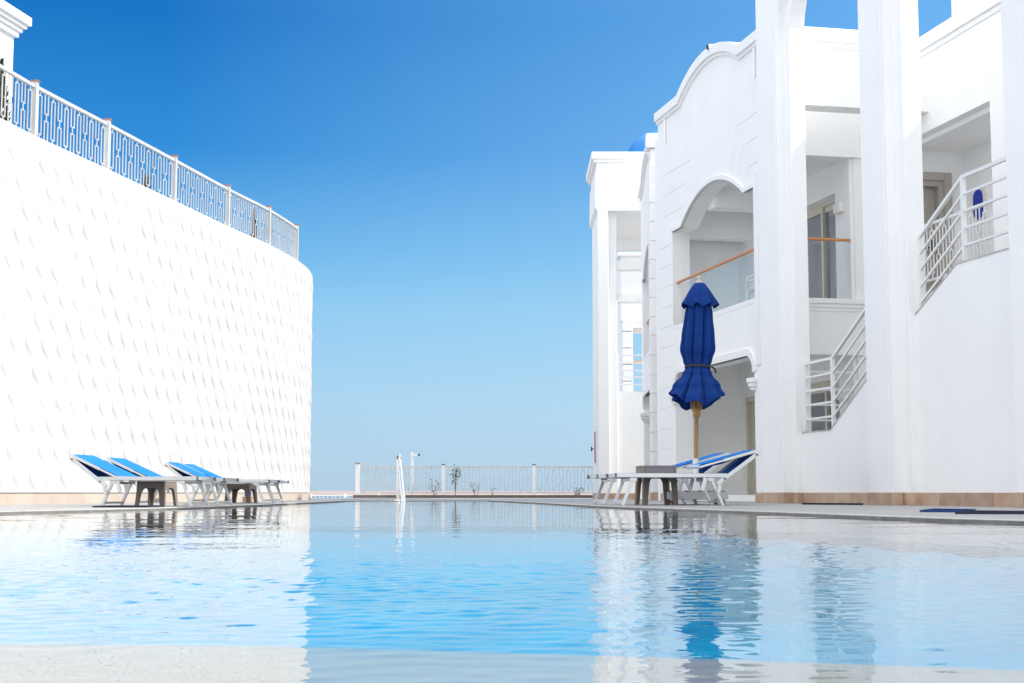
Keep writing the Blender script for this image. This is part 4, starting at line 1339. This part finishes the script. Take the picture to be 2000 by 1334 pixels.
# ------------------------------------------------------------------ mats and small things on the deck
def rect_mat(label, corners, m_, th=.012):
    o = MB()
    (ax0, ay0), (ax1, ay1), (bx1, by1), (bx0_, by0) = corners
    o.prism(corners, .002, .002 + th, axis='z')
    # moulded studs along it
    n = 26
    for i in range(n):
        for j in range(5):
            f, g = (i + .5) / n, (j + .5) / 5
            X = (ax0 + (ax1 - ax0) * f) * (1 - g) + (bx0_ + (bx1 - bx0_) * f) * g
            Y = (ay0 + (ay1 - ay0) * f) * (1 - g) + (by0 + (by1 - by0) * f) * g
            o.box(X - .014, X + .014, Y - .03, Y + .03, .002 + th, .002 + th + .005)
    return tag(o.build("floor_mat", m_), label, "mat", "rubber mats on the deck")
def gp(x, y): return on_ground(x, y)
rect_mat("bright blue rubber mat lying in front of the second pillar", [gp(1796, 1000.5), gp(1893, 1001), gp(1905, 998.2), gp(1828, 996.8)], MATBLUE)
rect_mat("darker blue rubber mat reaching out of view at the far right", [gp(1865, 1004.2), gp(2030, 1004.8), gp(2030, 1002.2), gp(1900, 1000.8)], MATDARK)
rect_mat("dark rubber mat against the plinth between the first two pillars", [gp(1566, 985.6), gp(1686, 986.5), gp(1686, 985.4), gp(1570, 984.6)], MATDARK)
c0 = gp(192, 990.8); 
rect_mat("dark rubber mat under the feet of the nearest left lounger", [(c0[0], c0[1] - .25), (c0[0] + .62, c0[1] - .33), (c0[0] + .68, c0[1] + .3), (c0[0] + .05, c0[1] + .35)], MATDARK)
bp_ = thing("marker_post", "short blue post on a tan block under the farther left table", "post", (gx(487, 25.4), 25.4, 0))
X = gx(487, 25.4)
MB().box(X - .05, X + .05, 25.35, 25.45, .1, .38).build("post", BLUEP, bp_, bevel=.01)
MB().box(X - .08, X + .08, 25.32, 25.48, 0, .1).build("base", STONE, bp_, bevel=.01)

# ------------------------------------------------------------------ white armchairs on the balcony
def make_chair(label):
    t = thing("armchair", label, "chair", (0, 0, 0), "white plastic armchairs on the arched balcony")
    for sx in (-1, 1):
        for sy in (-1, 1):
            MB().tube([(sx * .25, sy * .24, 0), (sx * .22, sy * .2, .42)], [.02, .025], 8).build("leg", WMETAL, t)
    MB().box(-.24, .24, -.24, .24, .4, .44).build("seat", WMETAL, t, bevel=.015)
    bk = MB()
    arc_ = [(.27 * math.cos(R(a)), .27 * math.sin(R(a)) + .0) for a in range(-20, 201, 20)]
    bk.tube([(x, y, .66 + .18 * max(0, math.sin(R(a)))) for (x, y), a in zip(arc_, range(-20, 201, 20))], .024, 8)
    for a in (20, 50, 90, 130, 160):
        bk.bar((.24 * math.cos(R(a)), .24 * math.sin(R(a)), .43), (.268 * math.cos(R(a)), .268 * math.sin(R(a)), .66 + .18 * math.sin(R(a))), .045, .012, up=(0, 0, 1))
    bk.build("backrest", WMETAL, t)
    for sx in (-1, 1):
        MB().tube([(sx * .25, -.24, .42), (sx * .27, -.2, .62), (sx * .255, -.08, .655)], .022, 8).build("arm", WMETAL, t)
    return t
ch = make_chair("white plastic armchair on the arched balcony, nearer the court")
ch.location = FR(24.5, 9.95, 3.44); ch.rotation_euler = (0, 0, R(-60))
c2 = copy_tree(ch); c2["label"] = "white plastic armchair on the arched balcony, nearer the parasol"
c2.location = FR(25.5, 10.0, 3.44); c2.rotation_euler = (0, 0, R(-100))
